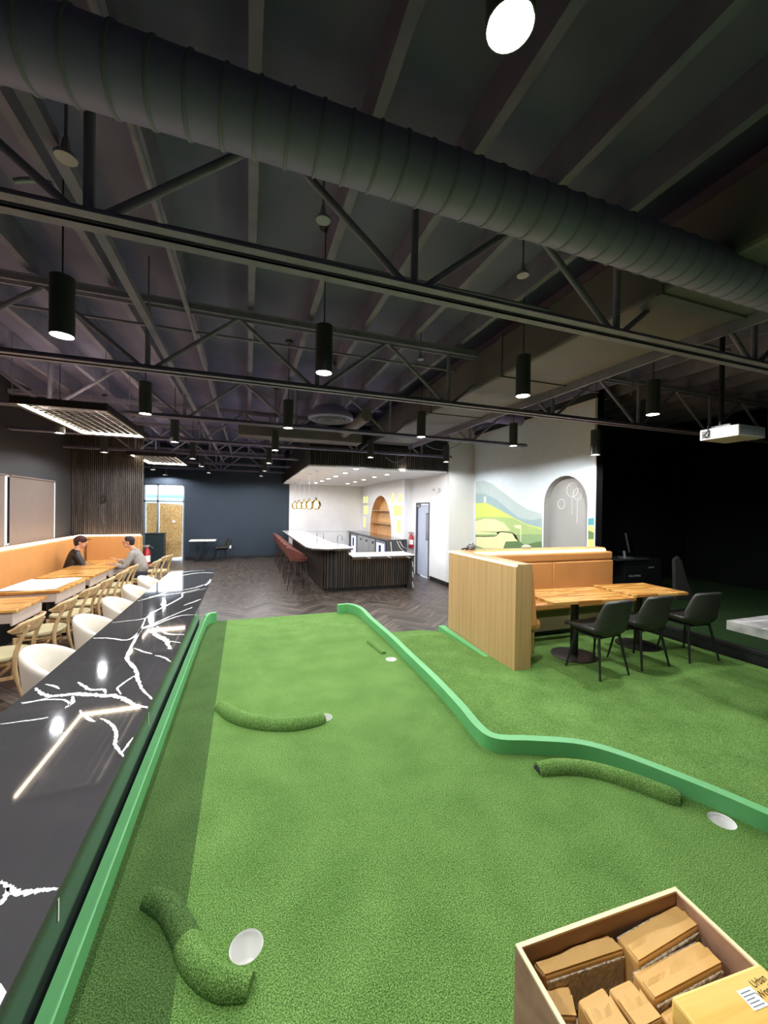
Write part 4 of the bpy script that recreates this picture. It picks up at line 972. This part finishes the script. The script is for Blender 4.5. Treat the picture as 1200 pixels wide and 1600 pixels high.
WL = ['pale wooden chair cut off by the left photo edge', 'pale wooden chair beside the nearest white bucket chair', 'pale wooden chair behind the second bucket chair, at the plans table', 'pale wooden chair at the far end of the plans table',
      'pale wooden chair between the plans table and the next table', 'pale wooden chair at the bare table before the two men', 'pale wooden chair just in front of the seated man in grey', 'pale wooden chair the man in grey sits on']
for (y, rz), l in zip(WC, WL): place(wc, used, (-2.30 if y < 9 else -2.04, y, 0), rz, l, 'pale wooden chairs along the booth tables')
place(wc, used, (-1.98, 10.15, 0), 1.35, 'pale wooden chair behind the seated man, beside the open floor', 'pale wooden chairs along the booth tables')
# ivory bucket chairs
bk = thing('bucket_chair', '', 'chair')
def bucket(u, v):
    a = (u-0.5)*math.radians(270)-PI/2
    zt_ = 0.52+0.33*(math.sin(PI*u))**0.85; z = 0.34+(zt_-0.34)*v
    r = 0.205+0.035*v**0.7
    return (r*math.cos(a), 1.08*r*math.sin(a)-0.02*v, z)
MB().surf(bucket, 33, 9).build('bucket_shell', 'shell', bk, 180, solid=0.05, sub=1)
MB().lathe([(0.0, 0.34), (0.21, 0.34), (0.225, 0.40), (0.215, 0.46), (0.0, 0.475)], n=28).build('seat_cushion', 'shell', bk, 50)
for sx in (-1, 1):
    for sy in (-1, 1): MB().tube([(sx*0.13, sy*0.13, 0.35), (sx*0.2, sy*0.2, 0.0)], [0.016, 0.011], 10).build('leg', 'bmetal', bk, 60)
used = []
for i, y in enumerate((3.72, 4.66, 5.48, 6.27, 7.03)):
    place(bk, used, (-1.33, y, 0), -PI/2, '%s of the five ivory bucket chairs tucked at the black counter, counted from the camera' % ordw[i], 'ivory bucket chairs at the black counter')

# ------------------------------------------------------------------ bar
bar = thing('bar_counter', 'long bar clad in dark vertical slats with stone tops', 'bar', (2.5, 9, 0))
BX0, BX1, BXM, BY = 1.64, 3.80, 2.25, 8.82
MB().prism([(BX0+0.03, BY+0.3), (BX0+0.12, BY+0.1), (BX0+0.3, BY+0.03), (BXM, BY+0.03), (BXM, BY+0.5), (BX0+0.5, BY+0.6), (BX0+0.5, 15.4), (BX0+0.03, 15.4)], 0.10, 1.03).box(BXM, BY+0.03, 0.10, BX1-0.04, BY+0.45, 0.82).build('bar_body', 'blackwall', bar)
MB().box(BX0+0.12, BY+0.12, 0, BX1-0.06, BY+0.42, 0.10).box(BX0+0.1, BY+0.3, 0, BX0+0.45, 15.4, 0.10).build('toe_kick', 'bmetal', bar)
sh = MB().box(-0.018, -0.03, 0.10, 0.018, 0.0, 1.03).build('slat', 'barslat', bar); sh.matrix_parent_inverse = mw(bar).inverted()
sl = MB().box(-0.018, -0.03, 0.10, 0.018, 0.0, 0.82).build('slat', 'barslat', bar); sl.matrix_parent_inverse = mw(bar).inverted()
first = {}
def put_slat(o, x, y, rz):
    if o.name in first:
        c_ = o.copy(); COL.objects.link(c_)
    else: first[o.name] = 1; c_ = o
    c_.location = (x, y, 0); c_.rotation_euler = (0, 0, rz)
x = BX0+0.32
while x < BXM-0.02: put_slat(sh, x, BY+0.03, 0); x += 0.058
x = BXM+0.02
while x < BX1-0.06: put_slat(sl, x, BY+0.03, 0); x += 0.058
for i in range(6):
    a = PI/2*(i+0.5)/6; put_slat(sh, BX0+0.33-0.3*math.sin(a), BY+0.33-0.3*math.cos(a), -a)
y = BY+0.36
while y < 15.3: put_slat(sh, BX0+0.03, y, -PI/2); y += 0.075
MB().prism([(1.27, BY+0.25), (1.36, BY-0.15), (1.62, BY-0.36), (BXM+0.02, BY-0.30), (BXM+0.02, BY+0.5), (BX0+0.42, BY+0.62), (BX0+0.42, 15.45), (1.27, 15.45)], 1.03, 1.07).build('bar_top', 'marble', bar, bevel=0.004)
MB().prism([(1.266, BY+0.25), (1.357, BY-0.154), (1.62, BY-0.364), (BXM+0.024, BY-0.304), (BXM+0.024, BY+0.5), (BX0+0.42, BY+0.62), (BX0+0.42, 15.45), (1.266, 15.45)], 1.02, 1.052).build('bar_top_edge', 'stone', bar)
MB().box(BXM+0.02, BY-0.25, 0.835, BX1+0.02, BY+0.5, 0.865).build('low_top', 'marble', bar)
MB().box(BXM+0.02, BY-0.254, 0.80, BX1+0.02, BY+0.5, 0.845).build('low_top_edge', 'stone', bar)
MB().box(BX1-0.04, BY-0.22, 0.0, BX1+0.02, BY+0.5, 0.83).build('end_panel', 'stone', bar)
MB().box(BX0+0.3, BY-0.03, 1.012, BXM, BY-0.015, 1.02).box(BXM+0.05, BY-0.03, 0.79, BX1-0.06, BY-0.015, 0.798).build('led_strip', 'led', bar)
random.seed(9)
for i in range(7):
    y0 = 8.7+i*0.95; ribbon(MB(), catmull([(1.3, y0, 0), (1.5, y0+0.12+random.uniform(-.1,.1), 0), (1.75, y0+0.1, 0), (2.03, y0+0.3, 0)], 4), 0.018, 1.0702, 1.0706).build('stone_vein', 'gmarble', bar)
for j, (x0, z0) in enumerate(((3.1, 0.82), (2.6, 0.82), (3.6, 0.8))):
    MB().add([(x0, BY-0.2545, z0+0.02), (x0+0.03, BY-0.2545, z0+0.02), (x0+0.12, BY-0.2545, z0-0.015), (x0+0.09, BY-0.2545, z0-0.015)], [(0,1,2,3)]).build('stone_vein', 'vein', bar)
vz = [(BX1+0.021, BY+0.02, 0.75), (BX1+0.021, BY-0.05, 0.55), (BX1+0.021, BY+0.06, 0.35), (BX1+0.021, BY-0.1, 0.1)]
ev = MB()
for z0, x_, dx in ((0.70, BX1-0.03, 0.02), (0.45, BX1-0.025, 0.02), (0.2, BX1-0.02, 0.02)):
    ev.add([(x_, BY-0.2205, z0), (x_+0.012, BY-0.2205, z0), (x_+0.012+dx, BY-0.2205, z0-0.14), (x_+dx, BY-0.2205, z0-0.14)], [(0,1,2,3)])
ev.build('stone_vein', 'vein', bar)
def faucet(x, y, z, label, square=False):
    t = thing('bar_faucet', label, 'faucet', (x, y, z))
    if square: MB().tube([(x, y, z), (x, y, z+0.26), (x+0.16, y, z+0.26), (x+0.16, y, z+0.12)], 0.012, 8).build('spout', 'chrome', t, 60)
    else: MB().tube(catmull([(x, y, z), (x, y, z+0.2), (x+0.05, y, z+0.26), (x+0.11, y, z+0.2), (x+0.11, y, z+0.14)], 5), 0.011, 8).build('spout', 'chrome', t, 60)
    MB().tube([(x-0.02, y-0.08, z), (x-0.02, y-0.08, z+0.07), (x-0.08, y-0.08, z+0.08)], 0.008, 8).build('lever', 'chrome', t, 60)
faucet(1.62, 9.55, 1.07, 'square chrome faucet on the high bar top', True)
faucet(2.0, 8.95, 1.07, 'curved chrome faucet near the front end of the bar top')
# back bar
bb = thing('back_bar', 'black stone topped back bar with coolers under the arched niche', 'back bar', (4.2, 13, 0))
FX = 3.95
MB().box(FX+0.02, 10.85, 0.0, XBAR-0.002, 15.6, 1.0).build('cabinet_body', plain('back_bar_black', (22, 23, 26), 0.4), bb)
MB().box(FX-0.03, 10.80, 1.0, XBAR-0.002, 15.65, 1.045).build('back_bar_top', 'stone', bb)
MB().box(FX-0.03, 10.80, 0.0, XBAR-0.002, 10.85, 1.0).build('end_panel', 'stone', bb)
ev = MB()
for a in ([(4.02, 0.98), (4.05, 0.72), (4.03, 0.5)], [(4.30, 1.0), (4.42, 0.82), (4.52, 0.78)], [(4.22, 1.0), (4.32, 0.80), (4.48, 0.66)]):
    for p, q_ in zip(a, a[1:]): ev.add([(p[0], 10.799, p[1]), (p[0]+0.02, 10.799, p[1]), (q_[0]+0.02, 10.799, q_[1]), (q_[0], 10.799, q_[1])], [(0,1,2,3)])
ev.build('stone_vein', 'vein', bb)
for y0, y1 in ((11.05, 12.0), (14.35, 15.2)):
    c_ = MB().box(FX, y0, 0.1, FX+0.02, y1, 0.96).build('cooler_door', 'frame', bb)
    MB().box(FX-0.004, y0+0.1, 0.16, FX, y1-0.1, 0.88).build('lit_glass', 'coolglow', c_)
    MB().box(FX-0.03, (y0+y1)/2-0.08, 0.5, FX-0.004, (y0+y1)/2+0.08, 0.82).build('pull_handle', plain('handle_blue_black', (40, 42, 70), 0.4), c_)
for i in range(3):
    y0 = 12.1+i*0.72; c_ = MB().box(FX, y0, 0.1, FX+0.02, y0+0.70, 0.96).build('steel_door', 'steel_light', bb)
    MB().box(FX-0.006, y0+0.12, 0.80, FX, y0+0.30, 0.88).build('recess_pull', 'bmetal', c_)
# wall devices near the door
tag(MB().box(XD-0.012, 9.60, 1.16, XD, 9.69, 1.30).build('switch_plate', 'plastic', bevel=0.003), 'white switch plate on the white wall right of the kitchen door', 'switch plate')
em = thing('emergency_light', 'small emergency light unit on the white wall above the kitchen door', 'emergency light', (XD, 9.1, 2.3))
p = at(686, 766, X=XD)
MB().box(XD-0.05, p.y-0.11, p.z-0.045, XD, p.y+0.11, p.z+0.045).build('housing', 'plastic', em, bevel=0.008)
for s_ in (-1, 1): MB().lathe([(0.0, 0.0), (0.04, 0.0), (0.03, 0.04), (0.0, 0.045)], (XD-0.06, p.y+s_*0.16, p.z+0.02), 14, Matrix.Rotation(-PI/2, 3, 'Y')).build('lamp_head', 'steel_light', em, 40)
def extinguisher(x, y, z, label, s=1.0):
    t = thing('fire_extinguisher', label, 'fire extinguisher', (x, y, z))
    MB().lathe([(0.0, 0.0), (0.075*s, 0.0), (0.08*s, 0.02), (0.08*s, 0.36*s), (0.05*s, 0.43*s), (0.028*s, 0.45*s), (0.028*s, 0.49*s), (0.0, 0.49*s)], (x, y, z), 20).build('cylinder', 'red', t, 50)
    MB().lathe([(0.082*s, 0.12*s), (0.082*s, 0.28*s)], (x, y, z), 20).build('paper_label', 'plastic', t, 50)
    MB().box(x-0.09*s, y-0.02, z+0.49*s, x+0.06*s, y+0.02, z+0.54*s).build('valve', 'steel_light', t)
    MB().tube(catmull([(x+0.05*s, y, z+0.51*s), (x+0.13*s, y, z+0.46*s), (x+0.12*s, y, z+0.3*s), (x+0.10*s, y, z+0.16*s)], 5), 0.012, 8).build('hose', 'bmetal', t, 60)
    MB().box(x-0.085*s, y-0.03, z+0.3*s, x-0.08*s, y+0.03, z+0.36*s).build('wall_hook', 'steel_light', t)
extinguisher(-2.40, 11.2, 0.42, 'red fire extinguisher at the end of the wall booth', 1.0)
extinguisher(4.735, 10.9, 0.78, 'red fire extinguisher on the white wall beside the kitchen door', 0.9)
# bar stools
st = thing('bar_stool', '', 'stool')
def stool(u, v):
    a = (u-0.5)*math.radians(230)-PI/2; zt_ = 0.86+0.20*(math.sin(PI*u))**0.9; z = 0.74+(zt_-0.74)*v
    r = 0.20+0.05*v
    return (r*math.cos(a), r*math.sin(a)-0.03*v, z)
MB().surf(stool, 25, 6).build('backrest', 'brown', st, 180, solid=0.035, sub=1)
MB().lathe([(0.0, 0.70), (0.18, 0.70), (0.21, 0.73), (0.20, 0.78), (0.0, 0.79)], n=24).build('seat', 'brown', st, 50)
for sx in (-1, 1):
    for sy in (-1, 1): MB().tube([(sx*0.11, sy*0.11, 0.71), (sx*0.20, sy*0.20, 0.0)], [0.014, 0.010], 8).build('leg', plain('dark_bronze', (52, 38, 32), 0.4) if (sx, sy) == (-1, -1) else bpy.data.materials['dark_bronze'], st, 60)
MB().tube([(0.172*math.cos(2*PI*k/24+PI/4)*1.02, 0.172*math.sin(2*PI*k/24+PI/4)*1.02, 0.27) for k in range(25)], 0.008, 6, False).build('foot_ring', 'bmetal', st, 60)
used = []
for i in range(7):
    place(st, used, (1.14, 9.22+i*0.86, 0), -PI/2+[0.25, 0.1, -0.05, 0.1, 0, 0.05, 0][i], '%s brown leather stool along the bar, counted from the front end' % ordw[i], 'brown bar stools')
# globe pendants
gp = thing('globe_pendant', '', 'pendant lamp')
MB().ball((0, 0, 0), 0.125, 20, 12).build('glass_globe', 'amber', gp, 180)
MB().ball((0, 0, 0), 0.055, 10, 8, (0.8, 0.8, 1.3)).build('bulb', 'bulb', gp, 180)
MB().lathe([(0.03, 0.11), (0.035, 0.17), (0.012, 0.19), (0.0, 0.19)], n=14).build('socket', 'chrome', gp, 50)
MB().tube([(0, 0, 0.18), (0, 0, SZ-2.04-0.01)], 0.005, 6).build('rod', 'steel_light', gp)
MB().lathe([(0.06, SZ-2.04-0.02), (0.06, SZ-2.04), (0.0, SZ-2.04)], n=16).build('canopy', 'chrome', gp, 40)
used = []
for i, px in enumerate((494, 483.5, 475.5, 467.5, 461)):
    p = at(px, 787, X=1.62)
    place(gp, used, (1.62, p.y, 2.04), 0, '%s gold glass globe pendant over the bar, counted from the front' % ordw[i], 'gold globe pendants over the bar')

# ------------------------------------------------------------------ far corner
hb = tag(MB().box(-3.26, 14.95, 0.0, -2.70, 15.3, 1.0).box(-3.28, 14.93, 1.0, -2.68, 15.32, 1.03).build('host_stand', 'teal'), 'dark teal host stand in front of the boarded entrance', 'stand')
ft = thing('cafe_table', 'small white topped table against the blue wall', 'table', (-1.5, 15.2, 0))
MB().box(-1.93, 14.95, 0.73, -1.08, 15.55, 0.76).build('table_top', 'plastic', ft)
MB().bar((-1.72, 15.25, 0.03), (-1.42, 15.25, 0.73), 0.05, 0.05).bar((-1.80, 15.25, 0.02), (-1.15, 15.25, 0.02), 0.4, 0.03).build('slanted_leg', 'bmetal', ft)
tag(MB().box(-1.75, 15.1, 0.761, -1.5, 15.3, 0.775).build('menu_card', plain('yellowed_card', (226, 216, 186), 0.8)), 'small card lying on the white cafe table', 'card')
cb = copy_tree(bc, (-0.88, 15.1, 0), PI/2+0.3, 'black chair beside the white topped table at the blue wall'); cb.pop('group', None)
tag(MB().box(-0.66, YB-0.012, 0.38, -0.58, YB, 0.50).build('wall_outlet', 'plastic', bevel=0.003), 'white outlet plate low on the blue wall', 'outlet')
tag(MB().box(-3.36, YS-0.075, 2.02, -3.25, YS-0.03, 2.18).lathe([(0, 0), (0.06, 0), (0.05, 0.03), (0, 0.035)], (-3.3, YS-0.075, 2.1), 14, Matrix.Rotation(PI/2, 3, 'X')).build('wall_speaker', 'bmetal'), 'small black round fixture on the slatted wall', 'fixture')

# ------------------------------------------------------------------ crate of wrapped blocks
P0, P1 = at(805, 1475, Z=0.95), at(1055, 1385, Z=0.95)
ax = (P1-P0); ax.z = 0; LXc = ax.length; ax.normalize(); ay = Vector((ax.y, -ax.x, 0))      # ay points towards the camera
LYc = 0.42
crate = thing('plywood_crate', 'open plywood crate of wrapped wooden blocks at the lower right', 'crate', (P0.x, P0.y, TZ))
def cbox(u0, v0, z0, u1, v1, z1):
    return [tuple(Vector((P0.x, P0.y, 0))+ax*u+ay*v+Vector((0, 0, z))) for z in (z0, z1) for u, v in ((u0,v0),(u1,v0),(u1,v1),(u0,v1))]
BF = [(3,2,1,0),(4,5,6,7),(0,1,5,4),(1,2,6,5),(2,3,7,6),(3,0,4,7)]
T_ = 0.010
for nm, a in (('far_board', (0, 0, LXc, T_)), ('near_board', (0, LYc-T_, LXc, LYc)), ('side_board', (0, T_, T_, LYc-T_)), ('side_board', (LXc-T_, T_, LXc, LYc-T_))):
    o = MB().add(cbox(a[0], a[1], TZ, a[2], a[3], 0.945), BF).build(nm, 'ply', crate)
    MB().add(cbox(a[0], a[1], 0.945, a[2], a[3], 0.95), BF).build('ply_edge', 'plyedge', o)
MB().add(cbox(T_, T_, TZ, LXc-T_, LYc-T_, TZ+0.01), BF).build('bottom_board', 'ply', crate)
def block(A, B, C, zt, h, label, wrap=True):
    A, B, C = [at(*q, Z=zt) for q in (A, B, C)]; U = B-A; V = C-B; ctr = A+U/2+V/2
    t = thing('wrapped_block', label, 'wrapped block', (ctr.x, ctr.y, zt-h), 0, 'kraft wrapped blocks in the crate')
    P = lambda u, v, z=0: (A.x+U.x*u+V.x*v, A.y+U.y*u+V.y*v, z)
    quad = lambda u0, v0, u1, v1: [P(u0, v0)[:2], P(u1, v0)[:2], P(u1, v1)[:2], P(u0, v1)[:2]]
    MB().prism(quad(0, 0, 1, 1), zt-h, zt).build('kraft_wrap', 'kraft', t, bevel=0.006, seg=2)
    n_ = 13; vs_ = []
    for i in range(n_):
        s_ = i/(n_-1)
        for k_, v in enumerate((0.96, 0.62, 0.36+0.10*math.sin(6*s_+U.x*60))): vs_.append(P(0.015+0.97*s_, v, zt+0.001+(0.0035*abs(math.sin(8*s_+V.y*50)) if k_ == 2 else 0.0)))
    MB().add(vs_, [(i*3+k_, i*3+k_+1, i*3+k_+4, i*3+k_+3) for i in range(n_-1) for k_ in range(2)]).build('wrap_flap', 'kraft', t, solid=0.002)
    if wrap:
        MB().prism(quad(0.02, 1.0, 0.98, 1.09), zt-h, zt-0.012).build('bubble_sheet', 'bubble', t, bevel=0.003)
        MB().prism(quad(0.02, -0.08, 0.98, 0.0), zt-h, zt-0.006).build('bubble_sheet', 'bubble', t, bevel=0.003)
BZ = 0.835
block((824,1494),(946,1456),(976,1484), 0.905, 0.10, 'large wrapped block in the far left corner of the crate')
block((964,1464),(1056,1412),(1092,1446), 0.915, 0.11, 'wrapped block in the far right corner of the crate')
block((988,1519),(1092,1468),(1130,1505), 0.905, 0.10, 'wrapped block lying across beside the pine block')
block((902,1562),(942,1540),(986,1606), 0.905, 0.10, 'upright wrapped block standing along the crate near its middle', False)
block((950,1544),(984,1528),(1036,1592), 0.905, 0.10, 'narrow wrapped block between the upright one and the pine block', False)
block((846,1538),(890,1540),(902,1590), 0.875, 0.08, 'bubble wrapped block low at the left side of the crate')
block((1030,1582),(1052,1568),(1086,1616), 0.89, 0.08, 'small wrapped block under the near side of the pine block', False)
tag(MB().add(cbox(T_+0.002, T_+0.002, TZ+0.012, LXc-T_-0.002, LYc-T_-0.002, BZ-0.034), BF).build('packing_filler', 'bubble'), 'bubble wrap filling under the blocks in the crate', 'packing')
# pine block with label on top
pa, pc = at(1048, 1556, Z=0.975), at(1186, 1503, Z=0.975); pu = pc-pa; PL = pu.length; pang = math.atan2(pu.y, pu.x)
cp = pa+pu*0.5+Vector((pu.y, -pu.x, 0)).normalized()*0.095
pb = thing('pine_block', 'bare pine wooden block with a white sticker on top of the crate', 'wooden block', (cp.x, cp.y, 0.92), pang)
def put(o): o.parent = pb; o.matrix_parent_inverse = Matrix.Identity(4); return o
put(MB().box(-PL/2, -0.095, 0.0, PL/2, 0.095, 0.055).build('block_body', 'pine', bevel=0.006, seg=2))
put(MB().lathe([(0.0, 0.0), (0.012, 0.0), (0.012, 0.002), (0.0, 0.002)], (-PL/2-0.001, 0.03, 0.03), 14, Matrix.Rotation(-PI/2, 3, 'Y')).build('hole', 'bmetal'))
sx0, sy0 = PL/2-0.108, 0.036
put(MB().box(sx0, sy0, 0.0553, sx0+0.038, sy0+0.032, 0.0557).build('sticker', 'paper'))
pr_ = MB()
for i in range(5): pr_.box(sx0+0.004, sy0+0.004+i*0.0055, 0.0558, sx0+0.034-0.004*(i % 3), sy0+0.0055+i*0.0055, 0.056)
put(pr_.build('printed_lines', 'inkg'))
for i, (tx, yy) in enumerate((('Urban', sy0+0.034), ('Wor Co', sy0+0.018))):
    o = text('brand_mark', tx, 0.017, 'ink', pb, Matrix.Identity(4), 0.0002); o.matrix_parent_inverse = Matrix.Identity(4); o.matrix_basis = Matrix.Translation((PL/2-0.043, yy, 0.0556)) @ Matrix.Rotation(0.1, 4, 'Z')

# ------------------------------------------------------------------ people
def skin_mesh(verts, edges, radii, root=0, sub=2):
    me = bpy.data.meshes.new('tmp'); me.from_pydata(verts, edges, []); o = bpy.data.objects.new('tmp', me); COL.objects.link(o)
    md = o.modifiers.new('skin', 'SKIN'); md.use_smooth_shade = True
    for i, r in enumerate(radii):
        sv = me.skin_vertices[0].data[i]; sv.radius = (r, r) if not isinstance(r, tuple) else r; sv.use_root = (i == root)
    s2 = o.modifiers.new('sub', 'SUBSURF'); s2.levels = sub; s2.render_levels = sub
    dg = bpy.context.evaluated_depsgraph_get(); ev = o.evaluated_get(dg); m2 = bpy.data.meshes.new_from_object(ev)
    vs_ = [tuple(v.co) for v in m2.vertices]; fs_ = [tuple(p.vertices) for p in m2.polygons]
    bpy.data.objects.remove(o); return vs_, fs_
def fuse(name, parts, mat, parent, voxel=0.008):
    mb = MB()
    for vs_, fs_ in parts: mb.add(vs_, fs_)
    o = mb.build(name, mat, parent, 180)
    md = o.modifiers.new('fuse', 'REMESH'); md.mode = 'VOXEL'; md.voxel_size = voxel; md.use_smooth_shade = True
    s_ = o.modifiers.new('smooth', 'SMOOTH'); s_.factor = 0.5; s_.iterations = 3
    return o
def chain(pts, rs):
    return [tuple(p) for p in pts], [(i, i+1) for i in range(len(pts)-1)], rs
def person(label, loc, rz, lean, hand_up, top_mat, hairmat, hat, turn):
    """seated, facing local +Y; origin on the floor under the hips, seat height 0.47"""
    t = thing('person', label, 'person', loc, 0)
    P = lambda x, y, z: Vector((x, y, z))
    hip = P(0, 0, 0.57); ch = P(0, 0.30*lean+0.02, 0.86); sh_ = P(0, 0.48*lean+0.01, 1.00); nk = P(0, 0.60*lean+0.03, 1.09); hd = P(0, 0.72*lean+0.06, 1.205)
    parts = []; cloth = []; trous = []
    torso = [hip, P(0, 0.14*lean, 0.70), ch, sh_, nk, hd+P(0, -0.01, -0.04)]
    parts.append(skin_mesh(*chain(torso, [(.14,.10), (.13,.095), (.14,.10), (.10,.075), (.052,.055), (.05,.055)])))
    cloth.append(skin_mesh(*chain([hip+P(0,0,-0.03), P(0, 0.14*lean, 0.70), ch, sh_, nk+P(0,-0.01,-0.02)], [(.175,.145), (.165,.135), (.18,.14), (.15,.105), (.075,.075)])))
    for s_ in (-1, 1):
        S = sh_+P(s_*0.175, 0, -0.02); up = hand_up if s_ == 1 else hand_up*0.4
        E = S+P(s_*0.05, 0.10+0.10*lean, -0.27); Wr = E+P(-s_*0.09, 0.23, 0.02+0.10*up)
        parts.append(skin_mesh(*chain([sh_+P(s_*0.06, 0, -0.02), S, (S+E)/2, E, (E+Wr)/2, Wr], [.06, .058, .048, .042, .036, .027])))
        cloth.append(skin_mesh(*chain([sh_+P(s_*0.06, 0, -0.02), S, (S+E)/2, E, (E+Wr)/2, E+(Wr-E)*0.92], [.08, .080, .068, .060, .052, .044])))
        d = (Wr-E).normalized(); sd_ = P(-s_, 0, 0)
        palm = Wr+d*0.05
        parts.append(skin_mesh(*chain([Wr, palm, Wr+d*0.085], [(.026,.018), (.038,.016), (.036,.014)])))
        for k_, (o_, L_) in enumerate(((-0.030, 0.058), (-0.010, 0.072), (0.010, 0.068), (0.029, 0.055))):
            b_ = Wr+d*0.08+P(o_, 0, 0); m_ = b_+d*L_*0.55+P(0, 0, -0.006); e_ = m_+d*L_*0.4+P(0, 0, -0.018)
            parts.append(skin_mesh(*chain([b_, m_, e_], [.0095, .0088, .0078]), sub=1))
        b_ = Wr+d*0.03+sd_*0.03; parts.append(skin_mesh(*chain([b_, b_+d*0.03+sd_*0.025+P(0,0,0.01), b_+d*0.06+sd_*0.03+P(0,0,0.012)], [.0115, .0105, .0085]), sub=1))
        Hp = hip+P(s_*0.09, 0.02, -0.03); K = P(s_*0.12, 0.44, 0.52); An = P(s_*0.12, 0.42, 0.09); To = P(s_*0.13, 0.57, 0.035)
        parts.append(skin_mesh(*chain([Hp, (Hp+K)/2, K, (K+An)/2+P(0,-0.02,0.03), An, An+P(0, 0.04, -0.05), To], [.085, .075, .056, .052, .036, .036, .028])))
        trous.append(skin_mesh(*chain([hip+P(0,0.0,-0.02), Hp, (Hp+K)/2, K, (K+An)/2+P(0,-0.02,0.03), An+P(0,0,0.02)], [.11, .10, .092, .074, .068, .058])))
        sh2 = skin_mesh(*chain([An+P(0, -0.03, -0.045), An+P(0, 0.05, -0.05), To], [(.042,.036), (.045,.036), (.040,.026)]))
        trous.append(sh2)
    # head: skull, jaw, nose, ears, lips
    Rh = Matrix.Rotation(turn, 3, 'Z') @ Matrix.Rotation(-lean*0.25, 3, 'X')
    hm = MB()
    def lb_(c, r, s3): hm.ball(hd+Rh @ Vector(c), r, 16, 12, s3, Rh)
    lb_((0, -0.008, 0.018), 0.098, (0.80, 0.98, 1.0)); lb_((0, 0.022, -0.052), 0.066, (0.88, 0.92, 1.0)); lb_((0, 0.055, -0.085), 0.03, (1.1, 0.8, 0.8))
    lb_((0, 0.096, -0.018), 0.017, (0.85, 1.2, 1.3)); lb_((0, 0.085, 0.012), 0.013, (0.7, 1, 1.8)); lb_((0, 0.082, -0.055), 0.018, (1.3, 0.6, 0.5))
    for s_ in (-1, 1): lb_((s_*0.079, -0.006, -0.008), 0.024, (0.4, 0.8, 1.3)); lb_((s_*0.032, 0.075, 0.022), 0.018, (1.3, 0.6, 0.5))
    parts.append((hm.v, hm.f))
    body = fuse('body', parts, 'skin', t, 0.007)
    ob = [body]
    ob.append(fuse('jacket', cloth, top_mat, t, 0.012)); ob.append(fuse('trousers', trous, 'jeans', t, 0.012))
    em_ = MB()
    for s_ in (-1, 1): em_.ball(hd+Rh @ Vector((s_*0.032, 0.085, 0.008)), 0.009, 8, 6, (1.4, 0.6, 0.7), Rh)
    ob.append(em_.build('eyes', 'eye', t, 180))
    hr = MB().ball(hd+Rh @ Vector((0, -0.022, 0.030)), 0.101, 18, 12, (0.84, 0.98, 0.98), Rh)
    # keep hair off the face
    hr.ball(hd+Rh @ Vector((0, -0.055, -0.02)), 0.07, 14, 10, (1.0, 0.8, 1.0), Rh)
    ob.append(hr.build('hair', hairmat, t, 180))
    if hat:
        hc = MB().ball(hd+Rh @ Vector((0, -0.008, 0.045)), 0.108, 18, 12, (0.86, 1.0, 0.85), Rh)
        hc.add(*[(lambda v, f: (v, f))([tuple(hd+Rh @ Vector((x_, y_, z_))) for z_ in (0.050, 0.058) for x_, y_ in ((-0.07,0.06),(-0.06,0.14),(0,0.165),(0.06,0.14),(0.07,0.06))], [(4,3,2,1,0),(5,6,7,8,9),(0,1,6,5),(1,2,7,6),(2,3,8,7),(3,4,9,8),(4,0,5,9)])][0])
        ob.append(hc.build('cap', hat, t, 60))
    # everything was built with the thing at loc but coordinates local: attach without offset
    for o in ob: o.matrix_parent_inverse = Matrix.Identity(4)
    t.rotation_euler = (0, 0, rz)
    return t
person('person in a black jacket and dark cap seated in the booth corner', (-3.33, 9.30, 0.0), -PI/2+0.45, 0.16, 0.0, 'jacket', 'hair', 'cap', -0.25)
person('person in a grey marl sweater seated on a wooden chair with hands raised', (-2.04, 9.25, 0.0), PI/2, 0.30, 1.0, 'knit', 'hair', None, 0.1)
